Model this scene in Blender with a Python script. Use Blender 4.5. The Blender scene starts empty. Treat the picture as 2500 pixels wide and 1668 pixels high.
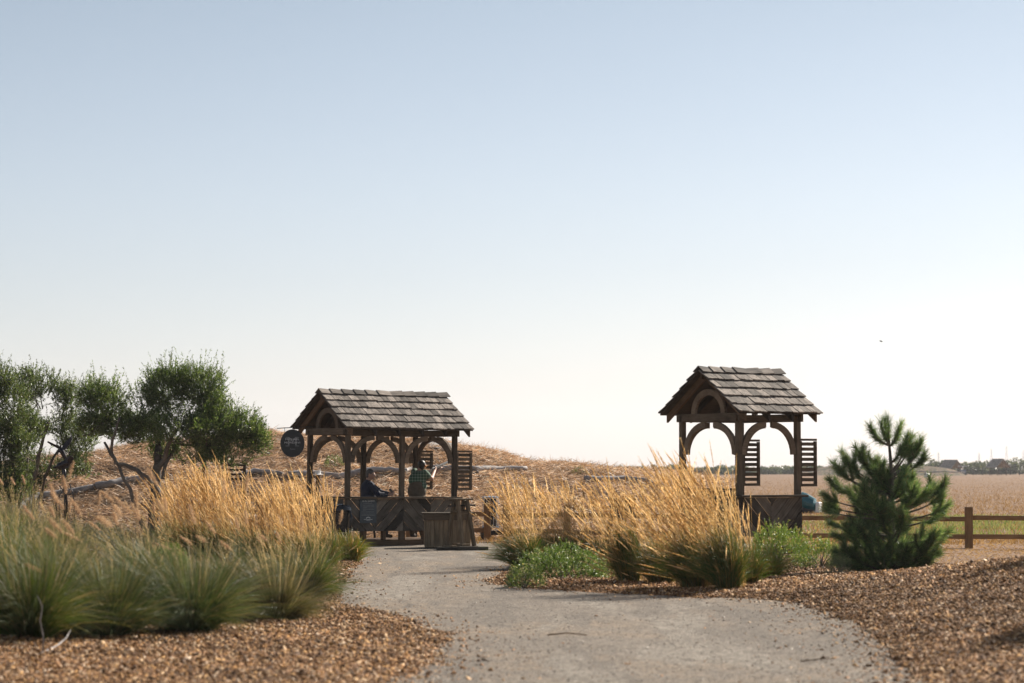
import bpy, bmesh, math, random
import numpy as np
from mathutils import Vector, Matrix

SC = bpy.context.scene
COL = SC.collection
R = math.radians
rnd = random.Random(7)
rg = np.random.default_rng(11)

# ------------------------------------------------------------------ camera, sky, sun, exposure
FPX, PITCH, EYE = 5903.0, R(2.985), 1.70
cd = bpy.data.cameras.new('camera')
cam = bpy.data.objects.new('camera', cd); COL.objects.link(cam)
cd.sensor_width = 36; cd.lens = 85; cd.clip_start = 0.5; cd.clip_end = 12000
cam.location = (0, 0, EYE); cam.rotation_euler = (R(90) + PITCH, 0, 0)
cd.dof.use_dof = True; cd.dof.focus_distance = 55; cd.dof.aperture_fstop = 2.2
SC.camera = cam

SUN_AZ, SUN_EL = R(43), R(34)          # azimuth from +Y towards +X
world = bpy.data.worlds.new('World'); SC.world = world; world.use_nodes = True
wn, wl = world.node_tree.nodes, world.node_tree.links
wn.clear()
wo = wn.new('ShaderNodeOutputWorld'); bg = wn.new('ShaderNodeBackground'); sky = wn.new('ShaderNodeTexSky')
sky.sky_type = 'NISHITA'; sky.sun_disc = False; sky.sun_elevation = SUN_EL; sky.sun_rotation = SUN_AZ
sky.altitude = 0; sky.air_density = 1.0; sky.dust_density = 0.6; sky.ozone_density = 2.0
hs = wn.new('ShaderNodeHueSaturation'); hs.inputs['Saturation'].default_value = 0.62
tint = wn.new('ShaderNodeMix'); tint.data_type = 'RGBA'; tint.blend_type = 'MULTIPLY'; tint.inputs['Factor'].default_value = 1.0
# pale sea haze low over the horizon, clearer blue above it, all the way round
wc = wn.new('ShaderNodeTexCoord'); wz = wn.new('ShaderNodeSeparateXYZ'); wr = wn.new('ShaderNodeValToRGB'); wl.new(wc.outputs['Generated'], wz.inputs[0]); wl.new(wz.outputs['Z'], wr.inputs[0]); wl.new(wr.outputs[0], tint.inputs['B'])
we = wr.color_ramp.elements; we[0].position = 0.0; we[0].color = (.93, .89, .985, 1); we[1].position = .30; we[1].color = (.66, .70, .72, 1)
for p_, c_ in ((.05, (.885, .865, .93, 1)), (.11, (.825, .83, .875, 1)), (.20, (.685, .72, .745, 1))): e_ = we.new(p_); e_.color = c_
wl.new(sky.outputs[0], hs.inputs['Color']); wl.new(hs.outputs[0], tint.inputs['A']); wt = wn.new('ShaderNodeMapping'); wt.inputs['Scale'].default_value = (4, 4, 9); wl.new(wc.outputs['Generated'], wt.inputs[0])
wq = wn.new('ShaderNodeTexNoise'); wq.inputs['Scale'].default_value = 1.6; wq.inputs['Detail'].default_value = 6; wl.new(wt.outputs[0], wq.inputs['Vector'])
wm = wn.new('ShaderNodeMapRange'); wm.inputs['From Min'].default_value = .45; wm.inputs['From Max'].default_value = .75; wm.inputs['To Min'].default_value = 1.0; wm.inputs['To Max'].default_value = 1.012; wl.new(wq.outputs['Fac'], wm.inputs[0])
wv = wn.new('ShaderNodeVectorMath'); wv.operation = 'SCALE'; wl.new(tint.outputs['Result'], wv.inputs[0]); wl.new(wm.outputs[0], wv.inputs['Scale']); wl.new(wv.outputs[0], bg.inputs[0]); bg.inputs[1].default_value = 0.068
wl.new(bg.outputs[0], wo.inputs[0])
sd = bpy.data.lights.new('sun', 'SUN'); sun = bpy.data.objects.new('sun', sd); COL.objects.link(sun)
sd.energy = 5.0; sd.angle = R(0.53); sd.color = (1.0, 0.92, 0.81)
tosun = Vector((math.sin(SUN_AZ)*math.cos(SUN_EL), math.cos(SUN_AZ)*math.cos(SUN_EL), math.sin(SUN_EL)))
sun.rotation_euler = tosun.to_track_quat('Z', 'Y').to_euler(); sun.location = (20, 20, 40)
vs = SC.view_settings
vs.view_transform = 'Standard'; vs.look = 'None'; vs.gamma = 1; vs.use_curve_mapping = False; vs.exposure = 0.85
SC.cycles.max_bounces = 6; SC.cycles.transparent_max_bounces = 6
SC.cycles.use_denoising = True

# ------------------------------------------------------------------ pixels of the photo (2500 wide) to points
cp, sp = math.cos(PITCH), math.sin(PITCH)
def P(px, py, D):
    u = (px - 1250) / FPX; v = (834 - py) / FPX
    dy = cp - v*sp; dz = sp + v*cp
    k = D / dy
    return Vector((u*k, D, EYE + dz*k))

def sm(t):
    t = np.clip(t, 0, 1); return t*t*(3 - 2*t)
_gx = np.random.default_rng(5)
_W = [(_gx.uniform(-1, 1)*k, _gx.uniform(-1, 1)*k, _gx.uniform(0, 6.28), a) for k, a in
      [(0.5, .5), (0.7, .5), (1.1, .35), (1.6, .3), (2.3, .2), (3.1, .2), (4.4, .15), (6.0, .12), (8.0, .1), (11, .08)]]
def bumps(x, y, s=1.0):
    x = np.asarray(x, float); y = np.asarray(y, float); r = np.zeros(np.broadcast(x, y).shape)
    for a, b, c, w in _W: r = r + w*np.sin(a*x*s + b*y*s + c)
    return r
def gh(x, y):
    x = np.asarray(x, float); y = np.asarray(y, float)
    m = 0.64*sm((x - 2.0)/6.0)*sm((y - 15)/11)*(1 - sm((y - 29)/10))
    m = m + 0.13*np.exp(-(((x - 4.6)/2.2)**2 + ((y - 44.5)/3.0)**2))
    m = m + 0.16*sm((-x - 3.4)/2.5)*sm((y - 17)/6)*(1 - sm((y - 40)/10)) + 0.10*sm((-x - 5)/3)*sm((y - 44)/6)*(1 - sm((y-64)/8))
    return m + 0.012*bumps(x, y, 1.0)*(y < 120)
# hill crest silhouette, read off the photo at 67 m
_cr = [(-900, 1210), (-300, 1175), (-60, 1150), (120, 1128), (230, 1112), (330, 1090), (480, 1076), (650, 1064), (760, 1068), (900, 1075), (1000, 1079), (1080, 1087), (1160, 1099), (1230, 1114),
       (1290, 1130), (1400, 1137), (1500, 1146), (1600, 1156), (1700, 1168), (1800, 1185)]
_cx = np.array([(a - 1250)*67/FPX for a, b in _cr]); _cz = np.array([EYE + (1142 - b)*67/FPX for a, b in _cr])
def hh(x, y):
    x = np.asarray(x, float); y = np.asarray(y, float)
    c = np.interp(x, _cx, _cz, left=-0.5, right=-0.5)
    f = sm((y - 57.5)/9.5)**0.8 * (1 - sm((y - 67.5)/9))
    return -0.15 + (c + 0.15)*f + (0.045*bumps(x*1.4, y*1.2, 1.3) + .038*bumps(x*2.7 + 3, y*2.2, 2.6))*np.minimum(1, f*3)
def surf(x, y): return np.maximum(gh(x, y), hh(x, y))
def hit(px, py, d0=15.0, d1=900.0):
    D = d0
    while D < d1:
        p = P(px, py, D)
        if p.z <= float(surf(p.x, p.y)): break
        D *= 1.004
    p = P(px, py, D); p.z = float(surf(p.x, p.y)); return p
def onz(px, D):                        # a point of the ground seen in column px at distance D
    x = (px - 1250)/FPX*D*1.0
    return Vector((x, D, float(surf(x, D))))

# ------------------------------------------------------------------ mesh helpers
def tag(o, label=None, cat=None, group=None, kind=None):
    if label: o['label'] = label
    if cat: o['category'] = cat
    if group: o['group'] = group
    if kind: o['kind'] = kind
    return o
def link(name, me, parent=None):
    o = bpy.data.objects.new(name, me); COL.objects.link(o)
    if parent is not None: o.parent = parent
    return o
def empty(name, loc, rot=(0, 0, 0)):
    o = bpy.data.objects.new(name, None); COL.objects.link(o); o.location = loc; o.rotation_euler = rot
    o.empty_display_size = 0.2
    return o
def mk(name, V, F, mat=None, parent=None, col=None, smooth=False):
    """V (n,3), F (m,k) numpy arrays; col (n,3) optional base colour per vertex"""
    V = np.asarray(V, np.float32); F = np.asarray(F, np.int32)
    me = bpy.data.meshes.new(name); m, k = F.shape
    me.vertices.add(len(V)); me.vertices.foreach_set('co', V.ravel())
    me.loops.add(m*k); me.loops.foreach_set('vertex_index', F.ravel())
    me.polygons.add(m); me.polygons.foreach_set('loop_start', np.arange(0, m*k, k, dtype=np.int32))
    me.polygons.foreach_set('loop_total', np.full(m, k, np.int32))
    if smooth: me.polygons.foreach_set('use_smooth', np.ones(m, bool))
    if col is not None:
        a = me.color_attributes.new('Col', 'FLOAT_COLOR', 'POINT')
        c = np.ones((len(V), 4), np.float32); c[:, :3] = np.clip(col, 0, 1); a.data.foreach_set('color', c.ravel())
    me.update(calc_edges=True); me.validate()
    if mat: me.materials.append(mat)
    return link(name, me, parent)

class MB:
    def __init__(s): s.v = []; s.f = []
    def add(s, V, F):
        n = len(s.v); s.v += [tuple(v) for v in V]; s.f += [tuple(n + i for i in f) for f in F]; return s
    def box(s, c, d, M=None):
        x, y, z = d[0]/2, d[1]/2, d[2]/2
        V = [Vector((sx*x, sy*y, sz*z)) for sx in (-1, 1) for sy in (-1, 1) for sz in (-1, 1)]
        V = [(M @ v if M else v) + Vector(c) for v in V]
        return s.add(V, [(0, 1, 3, 2), (4, 6, 7, 5), (0, 4, 5, 1), (2, 3, 7, 6), (0, 2, 6, 4), (1, 5, 7, 3)])
    def bar(s, a, b, w, h, up=(0, 0, 1)):
        a, b = Vector(a), Vector(b); M = frame(a, b, up).to_3x3()
        return s.box((a + b)/2, ((b - a).length, w, h), M)
    def tube(s, pts, rad, n=8, cap=True):
        pts = [Vector(p) for p in pts]; k = len(pts); rad = rad if hasattr(rad, '__len__') else [rad]*k
        V = []; ref = Vector((0.3, 0.9, 0.2)).normalized()
        for i, p in enumerate(pts):
            t = (pts[min(i+1, k-1)] - pts[max(i-1, 0)]).normalized()
            if abs(t.dot(ref)) > .95: ref = Vector((1, .1, 0)).normalized()
            u = t.cross(ref).normalized(); w = t.cross(u)
            for j in range(n):
                a = 2*math.pi*j/n; V.append(p + (u*math.cos(a) + w*math.sin(a))*rad[i])
        F = [(i*n + j, i*n + (j+1) % n, (i+1)*n + (j+1) % n, (i+1)*n + j) for i in range(k-1) for j in range(n)]
        if cap: F += [tuple(range(n))[::-1], tuple((k-1)*n + j for j in range(n))]
        return s.add(V, F)
    def prism(s, poly, t, M):
        """2-D polygon (x,z) extruded along local y by t, in frame M"""
        n = len(poly)
        V = [M @ Vector((x, -t/2, z)) for x, z in poly] + [M @ Vector((x, t/2, z)) for x, z in poly]
        F = [tuple(range(n)), tuple(range(2*n - 1, n - 1, -1))] + [(i, i + n, (i+1) % n + n, (i+1) % n) for i in range(n)]
        return s.add(V, F)
    def sphere(s, c, r, sc=(1, 1, 1), nu=12, nv=8, M=None):
        V = []; c = Vector(c)
        for i in range(1, nv):
            for j in range(nu):
                a = math.pi*i/nv; b = 2*math.pi*j/nu
                v = Vector((math.sin(a)*math.cos(b)*sc[0], math.sin(a)*math.sin(b)*sc[1], math.cos(a)*sc[2]))*r
                V.append((M @ v if M else v) + c)
        top = Vector((0, 0, r*sc[2])); bot = -top
        V += [(M @ top if M else top) + c, (M @ bot if M else bot) + c]; T, B = len(V) - 2, len(V) - 1
        F = [(i*nu + j, (i+1)*nu + j, (i+1)*nu + (j+1) % nu, i*nu + (j+1) % nu) for i in range(nv-2) for j in range(nu)]
        F += [(T, j, (j+1) % nu) for j in range(nu)] + [(B, (nv-2)*nu + (j+1) % nu, (nv-2)*nu + j) for j in range(nu)]
        return s.add(V, F)
    def lathe(s, prof, c=(0, 0, 0), n=20):
        c = Vector(c); k = len(prof)
        V = [c + Vector((r*math.cos(2*math.pi*j/n), r*math.sin(2*math.pi*j/n), z)) for r, z in prof for j in range(n)]
        F = [(i*n + j, i*n + (j+1) % n, (i+1)*n + (j+1) % n, (i+1)*n + j) for i in range(k-1) for j in range(n)]
        F += [tuple(range(n))[::-1], tuple((k-1)*n + j for j in range(n))]
        return s.add(V, F)
    def build(s, name, mat, parent=None, smooth=False, bevel=0):
        me = bpy.data.meshes.new(name); me.from_pydata(s.v, [], s.f)
        bm = bmesh.new(); bm.from_mesh(me); bmesh.ops.recalc_face_normals(bm, faces=bm.faces)
        if bevel: bmesh.ops.bevel(bm, geom=list(bm.edges), offset=bevel, segments=1, affect='EDGES', clamp_overlap=True)
        bm.to_mesh(me); bm.free()
        if smooth:
            for p in me.polygons: p.use_smooth = True
        if mat: me.materials.append(mat)
        return link(name, me, parent)
def frame(a, b, up=(0, 0, 1)):
    a, b = Vector(a), Vector(b); x = (b - a).normalized(); up = Vector(up)
    if abs(x.dot(up)) > .98: up = Vector((0, 1, 0)) if abs(x.y) < .9 else Vector((1, 0, 0))
    y = up.cross(x).normalized(); z = x.cross(y)
    M = Matrix((x, y, z)).transposed().to_4x4(); M.translation = a
    return M
def timber(name, a, b, w, h, mat, parent=None, up=(0, 0, 1), bevel=.004, wob=0):
    """a squared piece of wood, its grain along its own x axis, as one object"""
    a, b = Vector(a), Vector(b); L = (b - a).length; M = frame(a, b, up)
    m = MB(); m.box((L/2, 0, 0), (L, w, h))
    o = m.build(name, mat, parent, bevel=bevel); o.matrix_local = M
    return o
def inframe(name, polyXZ, t, M, G, mat, parent, bevel=.003):
    """polygon (x,z) extruded by t along y, given in frame M, stored so that frame G (grain along x) is its own"""
    m = MB(); m.prism(polyXZ, t, G.inverted() @ M)
    o = m.build(name, mat, parent, bevel=bevel); o.matrix_local = G
    return o

# ------------------------------------------------------------------ materials
def nodes(name):
    m = bpy.data.materials.new(name); m.use_nodes = True; n = m.node_tree.nodes; l = m.node_tree.links
    return m, n, l, n['Principled BSDF']
def ramp(n, stops):
    r = n.new('ShaderNodeValToRGB'); e = r.color_ramp.elements
    while len(e) < len(stops): e.new(0.5)
    for k, (p, c) in enumerate(stops):
        e[k].position = p; e[k].color = (*c, 1)
    return r
def solid(name, c, rough=.6, metal=0, noise=.0, scale=20):
    m, n, l, b = nodes(name); b.inputs['Roughness'].default_value = rough; b.inputs['Metallic'].default_value = metal
    t = n.new('ShaderNodeTexCoord'); x = n.new('ShaderNodeTexNoise'); x.inputs['Scale'].default_value = scale; x.inputs['Detail'].default_value = 5
    l.new(t.outputs['Object'], x.inputs['Vector'])
    k = noise or .15
    r = ramp(n, [(.3, tuple(v*(1-k) for v in c)), (.7, tuple(min(1, v*(1+k)) for v in c))])
    l.new(x.outputs['Fac'], r.inputs[0]); l.new(r.outputs[0], b.inputs['Base Color'])
    return m
def wood(name, dark, light, grain=1.0, rough=.85, vary=.35, knots=True):
    m, n, l, b = nodes(name); b.inputs['Roughness'].default_value = rough; b.inputs['Specular IOR Level'].default_value = .25
    t = n.new('ShaderNodeTexCoord'); oi = n.new('ShaderNodeObjectInfo')
    off = n.new('ShaderNodeVectorMath'); off.operation = 'SCALE'; off.inputs[0].default_value = (13.1, 7.7, 5.3)
    l.new(oi.outputs['Random'], off.inputs['Scale'])
    ad = n.new('ShaderNodeVectorMath'); l.new(t.outputs['Object'], ad.inputs[0]); l.new(off.outputs[0], ad.inputs[1])
    mp = n.new('ShaderNodeMapping'); mp.inputs['Scale'].default_value = (3*grain, 60*grain, 60*grain); l.new(ad.outputs[0], mp.inputs[0])
    a = n.new('ShaderNodeTexNoise'); a.inputs['Scale'].default_value = 1; a.inputs['Detail'].default_value = 6; a.inputs['Roughness'].default_value = .65
    l.new(mp.outputs[0], a.inputs['Vector'])
    c = n.new('ShaderNodeTexNoise'); c.inputs['Scale'].default_value = 3.0; c.inputs['Detail'].default_value = 4; l.new(ad.outputs[0], c.inputs['Vector'])
    r = ramp(n, [(.34, dark), (.5, tuple((p+q)/2 for p, q in zip(dark, light))), (.68, light)])
    mx = n.new('ShaderNodeMath'); mx.operation = 'MULTIPLY_ADD'; mx.inputs[1].default_value = .45; l.new(c.outputs['Fac'], mx.inputs[0])
    sc = n.new('ShaderNodeMath'); sc.operation = 'MULTIPLY'; sc.inputs[1].default_value = .55; l.new(a.outputs['Fac'], sc.inputs[0]); l.new(sc.outputs[0], mx.inputs[2])
    l.new(mx.outputs[0], r.inputs[0])
    vr = n.new('ShaderNodeMapRange'); vr.inputs['To Min'].default_value = 1 - vary; vr.inputs['To Max'].default_value = 1 + vary; l.new(oi.outputs['Random'], vr.inputs[0])
    mu = n.new('ShaderNodeVectorMath'); mu.operation = 'SCALE'; l.new(r.outputs[0], mu.inputs[0]); l.new(vr.outputs[0], mu.inputs['Scale'])
    l.new(mu.outputs[0], b.inputs['Base Color'])
    bp = n.new('ShaderNodeBump'); bp.inputs['Strength'].default_value = .5; bp.inputs['Distance'].default_value = .006
    l.new(a.outputs['Fac'], bp.inputs['Height']); l.new(bp.outputs[0], b.inputs['Normal'])
    return m
def leafmat(name, transl=.35, rough=.6, spec=.3, gain=1.0, tgain=(1.25, 1.2, .6)):
    m, n, l, b = nodes(name); at = n.new('ShaderNodeAttribute'); at.attribute_name = 'Col'
    b.inputs['Roughness'].default_value = rough; b.inputs['Specular IOR Level'].default_value = spec
    l.new(at.outputs['Color'], b.inputs['Base Color'])
    tr = n.new('ShaderNodeBsdfTranslucent'); tc = n.new('ShaderNodeVectorMath'); tc.operation = 'MULTIPLY'; tc.inputs[1].default_value = tgain
    l.new(at.outputs['Color'], tc.inputs[0]); l.new(tc.outputs[0], tr.inputs[0])
    mi = n.new('ShaderNodeMixShader'); mi.inputs[0].default_value = transl
    l.new(b.outputs[0], mi.inputs[1]); l.new(tr.outputs[0], mi.inputs[2]); l.new(mi.outputs[0], n['Material Output'].inputs[0])
    return m
def ground_mat(name, layers, bump=.5, dist=.02, bscale=60, rough=.95):
    """layers: first colour pair + noise scale, then (scale, threshold lo, hi, colour) spots on world position"""
    m, n, l, b = nodes(name); b.inputs['Roughness'].default_value = rough; b.inputs['Specular IOR Level'].default_value = .15
    g = n.new('ShaderNodeNewGeometry'); cur = None
    for k, (sc, lo, hi, c0) in enumerate(layers):
        mp = n.new('ShaderNodeMapping'); l.new(g.outputs['Position'], mp.inputs[0])
        mp.inputs['Location'].default_value = (k*7.3, k*3.1, 0)
        x = n.new('ShaderNodeTexNoise'); x.inputs['Detail'].default_value = 7; x.inputs['Roughness'].default_value = .6
        if hasattr(sc, '__len__'): mp.inputs['Scale'].default_value = sc; x.inputs['Scale'].default_value = 1
        else: x.inputs['Scale'].default_value = sc
        l.new(mp.outputs[0], x.inputs['Vector'])
        r = n.new('ShaderNodeMapRange'); r.inputs['From Min'].default_value = lo; r.inputs['From Max'].default_value = hi; r.interpolation_type = 'SMOOTHSTEP'; l.new(x.outputs['Fac'], r.inputs[0])
        mi = n.new('ShaderNodeMix'); mi.data_type = 'RGBA'; mi.inputs['B'].default_value = (*c0, 1); l.new(r.outputs[0], mi.inputs['Factor'])
        if cur is None: mi.inputs['A'].default_value = (*c0, 1)
        else: l.new(cur, mi.inputs['A'])
        cur = mi.outputs['Result']
    l.new(cur, b.inputs['Base Color'])
    x = n.new('ShaderNodeTexNoise'); x.inputs['Scale'].default_value = bscale; x.inputs['Detail'].default_value = 6; l.new(g.outputs['Position'], x.inputs['Vector'])
    bp = n.new('ShaderNodeBump'); bp.inputs['Strength'].default_value = bump; bp.inputs['Distance'].default_value = dist
    l.new(x.outputs['Fac'], bp.inputs['Height']); l.new(bp.outputs[0], b.inputs['Normal'])
    return m

M_timber = wood('weathered_timber', (.045, .034, .023), (.16, .118, .08))
M_arch = wood('arch_timber', (.075, .056, .038), (.24, .18, .125))
M_brown = wood('brown_timber', (.055, .034, .019), (.18, .112, .065))
M_board = wood('grey_boards', (.035, .029, .022), (.15, .13, .108), vary=.75)
M_stand = wood('stand_timber', (.07, .05, .03), (.22, .16, .10), vary=.2)
M_crate = wood('tan_boards', (.11, .08, .048), (.34, .255, .165), vary=.25)
M_dark = wood('dark_timber', (.025, .02, .018), (.085, .065, .05), vary=.3)
M_fence = wood('fence_wood', (.16, .085, .038), (.38, .22, .10), grain=.8, vary=.15)
M_shingle = wood('shingle_wood', (.016, .0135, .0115), (.34, .285, .24), grain=.5, vary=.58)
M_black = solid('black_metal', (.02, .02, .022), .4, .6)
M_bronze = solid('dark_bronze', (.035, .03, .032), .35, .7)
M_blackpl = solid('black_plastic', (.012, .012, .014), .25)
M_sign = solid('slate_sign', (.05, .065, .075), .6)
M_signblk = solid('charcoal_sign', (.022, .025, .026), .55)
M_ink = solid('pale_lettering', (.55, .56, .55), .6)
M_inkdim = solid('dim_lettering', (.22, .225, .22), .6)
M_white = solid('white_paint', (.78, .78, .76), .4)
M_gun = solid('blued_steel', (.018, .019, .026), .5, .0)
M_skin = solid('skin', (.42, .235, .16), .55, 0, .08)
M_hair = solid('dark_hair', (.02, .015, .012), .5, 0, .4, 60)
M_greyhair = solid('grey_hair', (.09, .08, .075), .5, 0, .5, 60)
M_navy = solid('navy_cloth', (.010, .014, .035), .8)
M_khaki = solid('khaki_cloth', (.11, .085, .055), .85)
M_denim = solid('dark_denim', (.03, .035, .05), .85)
M_orange = solid('orange_plastic', (.75, .25, .03), .4)
M_teal = solid('teal_plastic', (.01, .10, .12), .25)
M_leaf = leafmat('olive_leaf', .42, .36, .55, tgain=(1.35, 1.35, .7))
M_grass = leafmat('grass_blade', .42, .6, .25, tgain=(1.3, 1.15, .55))
M_green = leafmat('green_blade', .2, .5, .4, tgain=(1.25, 1.2, .55))
M_plume = leafmat('seed_head', .6, .7, .2, tgain=(1.25, 1.1, .8))
M_needle = leafmat('pine_needle', .3, .42, .5)
M_straw = leafmat('straw_stalk', .3, .5, .4, tgain=(1.1, 1.0, .9))
M_chip = leafmat('wood_chip', .0, .8, .25)
M_bark = wood('grey_bark', (.05, .042, .035), (.20, .17, .14), grain=.5)
M_log = wood('pale_log', (.10, .09, .088), (.50, .46, .44), grain=.25, vary=.1)
M_ground = ground_mat('dry_earth', [(1, 0, 1, (.22, .135, .083)), (.03, .4, .6, (.26, .163, .105)), ((.5, .12, .5), .42, .58, (.18, .105, .062)), ((3, 1.2, 3), .45, .65, (.18, .11, .062)), (16, .5, .68, (.33, .225, .14))], .6, .03, 30)
M_path = ground_mat('gravel', [(1, 0, 1, (.205, .172, .138)), (.45, .42, .62, (.26, .20, .142)), ((1.6, .22, 1), .48, .58, (.155, .132, .108)), ((.9, .15, 1), .52, .62, (.28, .245, .20)), (6, .45, .62, (.18, .15, .12)), (30, .5, .72, (.225, .19, .155)), (70, .55, .68, (.31, .27, .23))], .1, .004, 160)
def add_cells(m, scale, lo, hi, zs=1):
    n, l = m.node_tree.nodes, m.node_tree.links; b = n['Principled BSDF']; src = b.inputs['Base Color'].links[0].from_socket
    g = n.new('ShaderNodeNewGeometry'); cur = src
    for sc in scale:
        v = n.new('ShaderNodeTexVoronoi'); v.inputs['Scale'].default_value = sc; l.new(g.outputs['Position'], v.inputs['Vector']); sx = n.new('ShaderNodeSeparateColor'); l.new(v.outputs['Color'], sx.inputs[0])
        r = n.new('ShaderNodeMapRange'); r.inputs['To Min'].default_value = lo; r.inputs['To Max'].default_value = hi; l.new(sx.outputs[0], r.inputs[0])
        q_ = n.new('ShaderNodeVectorMath'); q_.operation = 'SCALE'; l.new(cur, q_.inputs[0]); l.new(r.outputs[0], q_.inputs['Scale']); cur = q_.outputs[0]
    l.new(cur, b.inputs['Base Color'])
add_cells(M_path, (55, 24), .68, 1.22)
M_mulch = ground_mat('bark_mulch', [(1, 0, 1, (.16, .082, .034)), (5, .4, .65, (.21, .11, .046)), (22, .5, .62, (.27, .15, .07)), (45, .5, .62, (.05, .026, .013))], 1, .05, 40)
M_bank = ground_mat('bank_scrub', [(1, 0, 1, (.17, .115, .075)), (.5, .42, .58, (.07, .07, .045)), (1.5, .5, .65, (.26, .17, .11))], .8, .3, 2)
M_hill = ground_mat('straw_soil', [(1, 0, 1, (.28, .185, .115)), (1.2, .42, .6, (.22, .145, .09)), (6, .5, .65, (.11, .072, .045)), (20, .5, .62, (.40, .28, .18))], 1, .10, 10)

# ------------------------------------------------------------------ ground sheets
def grid_sheet(name, xs, ys, zf, mat, keep=None):
    X, Y = np.meshgrid(xs, ys); Z = zf(X, Y); nx, ny = len(xs), len(ys)
    V = np.stack([X, Y, Z], -1).reshape(-1, 3)
    i = np.arange(nx*ny).reshape(ny, nx)
    F = np.stack([i[:-1, :-1], i[:-1, 1:], i[1:, 1:], i[1:, :-1]], -1).reshape(-1, 4)
    if keep is not None:
        k = keep(X, Y); kf = (k[:-1, :-1] | k[:-1, 1:] | k[1:, 1:] | k[1:, :-1]).reshape(-1); F = F[kf]
        used = np.unique(F); mp = -np.ones(len(V), int); mp[used] = np.arange(len(used)); V = V[used]; F = mp[F]
    return mk(name, V, F, mat, smooth=True)
def far_spacing(a, b, st, fac):
    r = [a]
    while r[-1] < b: r.append(r[-1] + st); st *= fac
    return r
xp = far_spacing(0, 16, .16, 1.0)[:-1]; xf = far_spacing(xp[-1], 5000, .2, 1.12); xs = np.array(sorted(set([-v for v in xp + xf] + xp + xf)))
ys = np.array([-40, -20, -5] + far_spacing(8, 80, .16, 1.0) + far_spacing(80.3, 8000, .4, 1.07))
g = grid_sheet('ground', xs, ys, gh, M_ground); tag(g, kind='structure')
hx = np.arange(-28, 8.2, .14); hy = np.arange(56.8, 80, .14)
h = grid_sheet('hill', hx, hy, hh, M_hill); tag(h, kind='structure')

def poly_sd(poly, X, Y):
    """signed distance, positive inside"""
    poly = np.asarray(poly); n = len(poly); d = np.full(X.shape, 1e9); ins = np.zeros(X.shape, bool)
    for i in range(n):
        ax, ay = poly[i]; bx, by = poly[(i+1) % n]; ex, ey = bx-ax, by-ay
        t = np.clip(((X-ax)*ex + (Y-ay)*ey)/(ex*ex + ey*ey + 1e-12), 0, 1)
        d = np.minimum(d, np.hypot(X - ax - t*ex, Y - ay - t*ey))
        c = ((ay > Y) != (by > Y)) & (X < (bx-ax)*(Y-ay)/(by-ay + 1e-12) + ax); ins ^= c
    return np.where(ins, d, -d)
def gp(px, py):
    p = hit(px, py, 10); return (p.x, p.y)
path_poly = [(-1.6, 8), (-1.35, 15), gp(985, 1668), gp(1075, 1625), gp(1112, 1585), gp(1100, 1548), gp(1042, 1510), gp(930, 1488), gp(862, 1475), gp(846, 1430), gp(868, 1395), gp(886, 1370), gp(880, 1343), (-4.2, 53.5), (-4.2, 54.5), (1.2, 54.5),
             gp(1235, 1336), gp(1222, 1352), gp(1215, 1378), gp(1172, 1410), gp(1178, 1428), gp(1255, 1440), gp(1420, 1452), gp(1596, 1460), gp(1787, 1468), gp(1915, 1482), gp(2030, 1508), gp(2128, 1560), gp(2200, 1650), (3.0, 15), (3.2, 8)]
wob = lambda X, Y: .10*bumps(X*2.2, Y*1.1, 1.6)
def path_z(X, Y): return gh(X, Y) - .02 + .032*sm((poly_sd(path_poly, X, Y) + wob(X, Y) + .75)/.5)
p = grid_sheet('path', np.arange(-6, 6, .09), np.arange(8, 55, .12), path_z, M_path, lambda X, Y: poly_sd(path_poly, X, Y) + wob(X, Y) > -.75); tag(p, kind='structure')
left_poly = [(-1.75, 14), gp(960, 1668), gp(1060, 1625), gp(1095, 1585), gp(1085, 1550), gp(1035, 1514), gp(930, 1492), gp(850, 1478), gp(835, 1440), gp(858, 1395), gp(900, 1388), gp(890, 1368), gp(868, 1362), (-3.6, 50), (-9, 50), (-14, 50), (-14, 14)]
right_poly = [gp(1183, 1412), gp(1180, 1425), gp(1255, 1437), gp(1420, 1449), gp(1596, 1457), gp(1787, 1465), gp(1915, 1479), gp(2032, 1504), gp(2135, 1560), gp(2210, 1660), (3.1, 14), (16, 14), (16, 38), (10, 37), gp(2320, 1383), gp(2050, 1385), gp(1960, 1365), gp(1700, 1375), gp(1400, 1380), gp(1240, 1395)]
def bed(name, poly, xr, yr):
    f = lambda X, Y: gh(X, Y) - .03 + .085*sm((poly_sd(poly, X, Y) + wob(X, Y) + .3)/.8) + .010*bumps(X*3, Y*3, 2.2)
    o = grid_sheet(name, np.arange(*xr, .09), np.arange(*yr, .12), f, M_mulch, lambda X, Y: poly_sd(poly, X, Y) + wob(X, Y) > -.3); tag(o, kind='structure')
    return f
mzL = bed('mulch_bed', left_poly, (-14, 0), (14, 50))
mzR = bed('mulch_bed', right_poly, (-2, 14), (14, 40))

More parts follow.
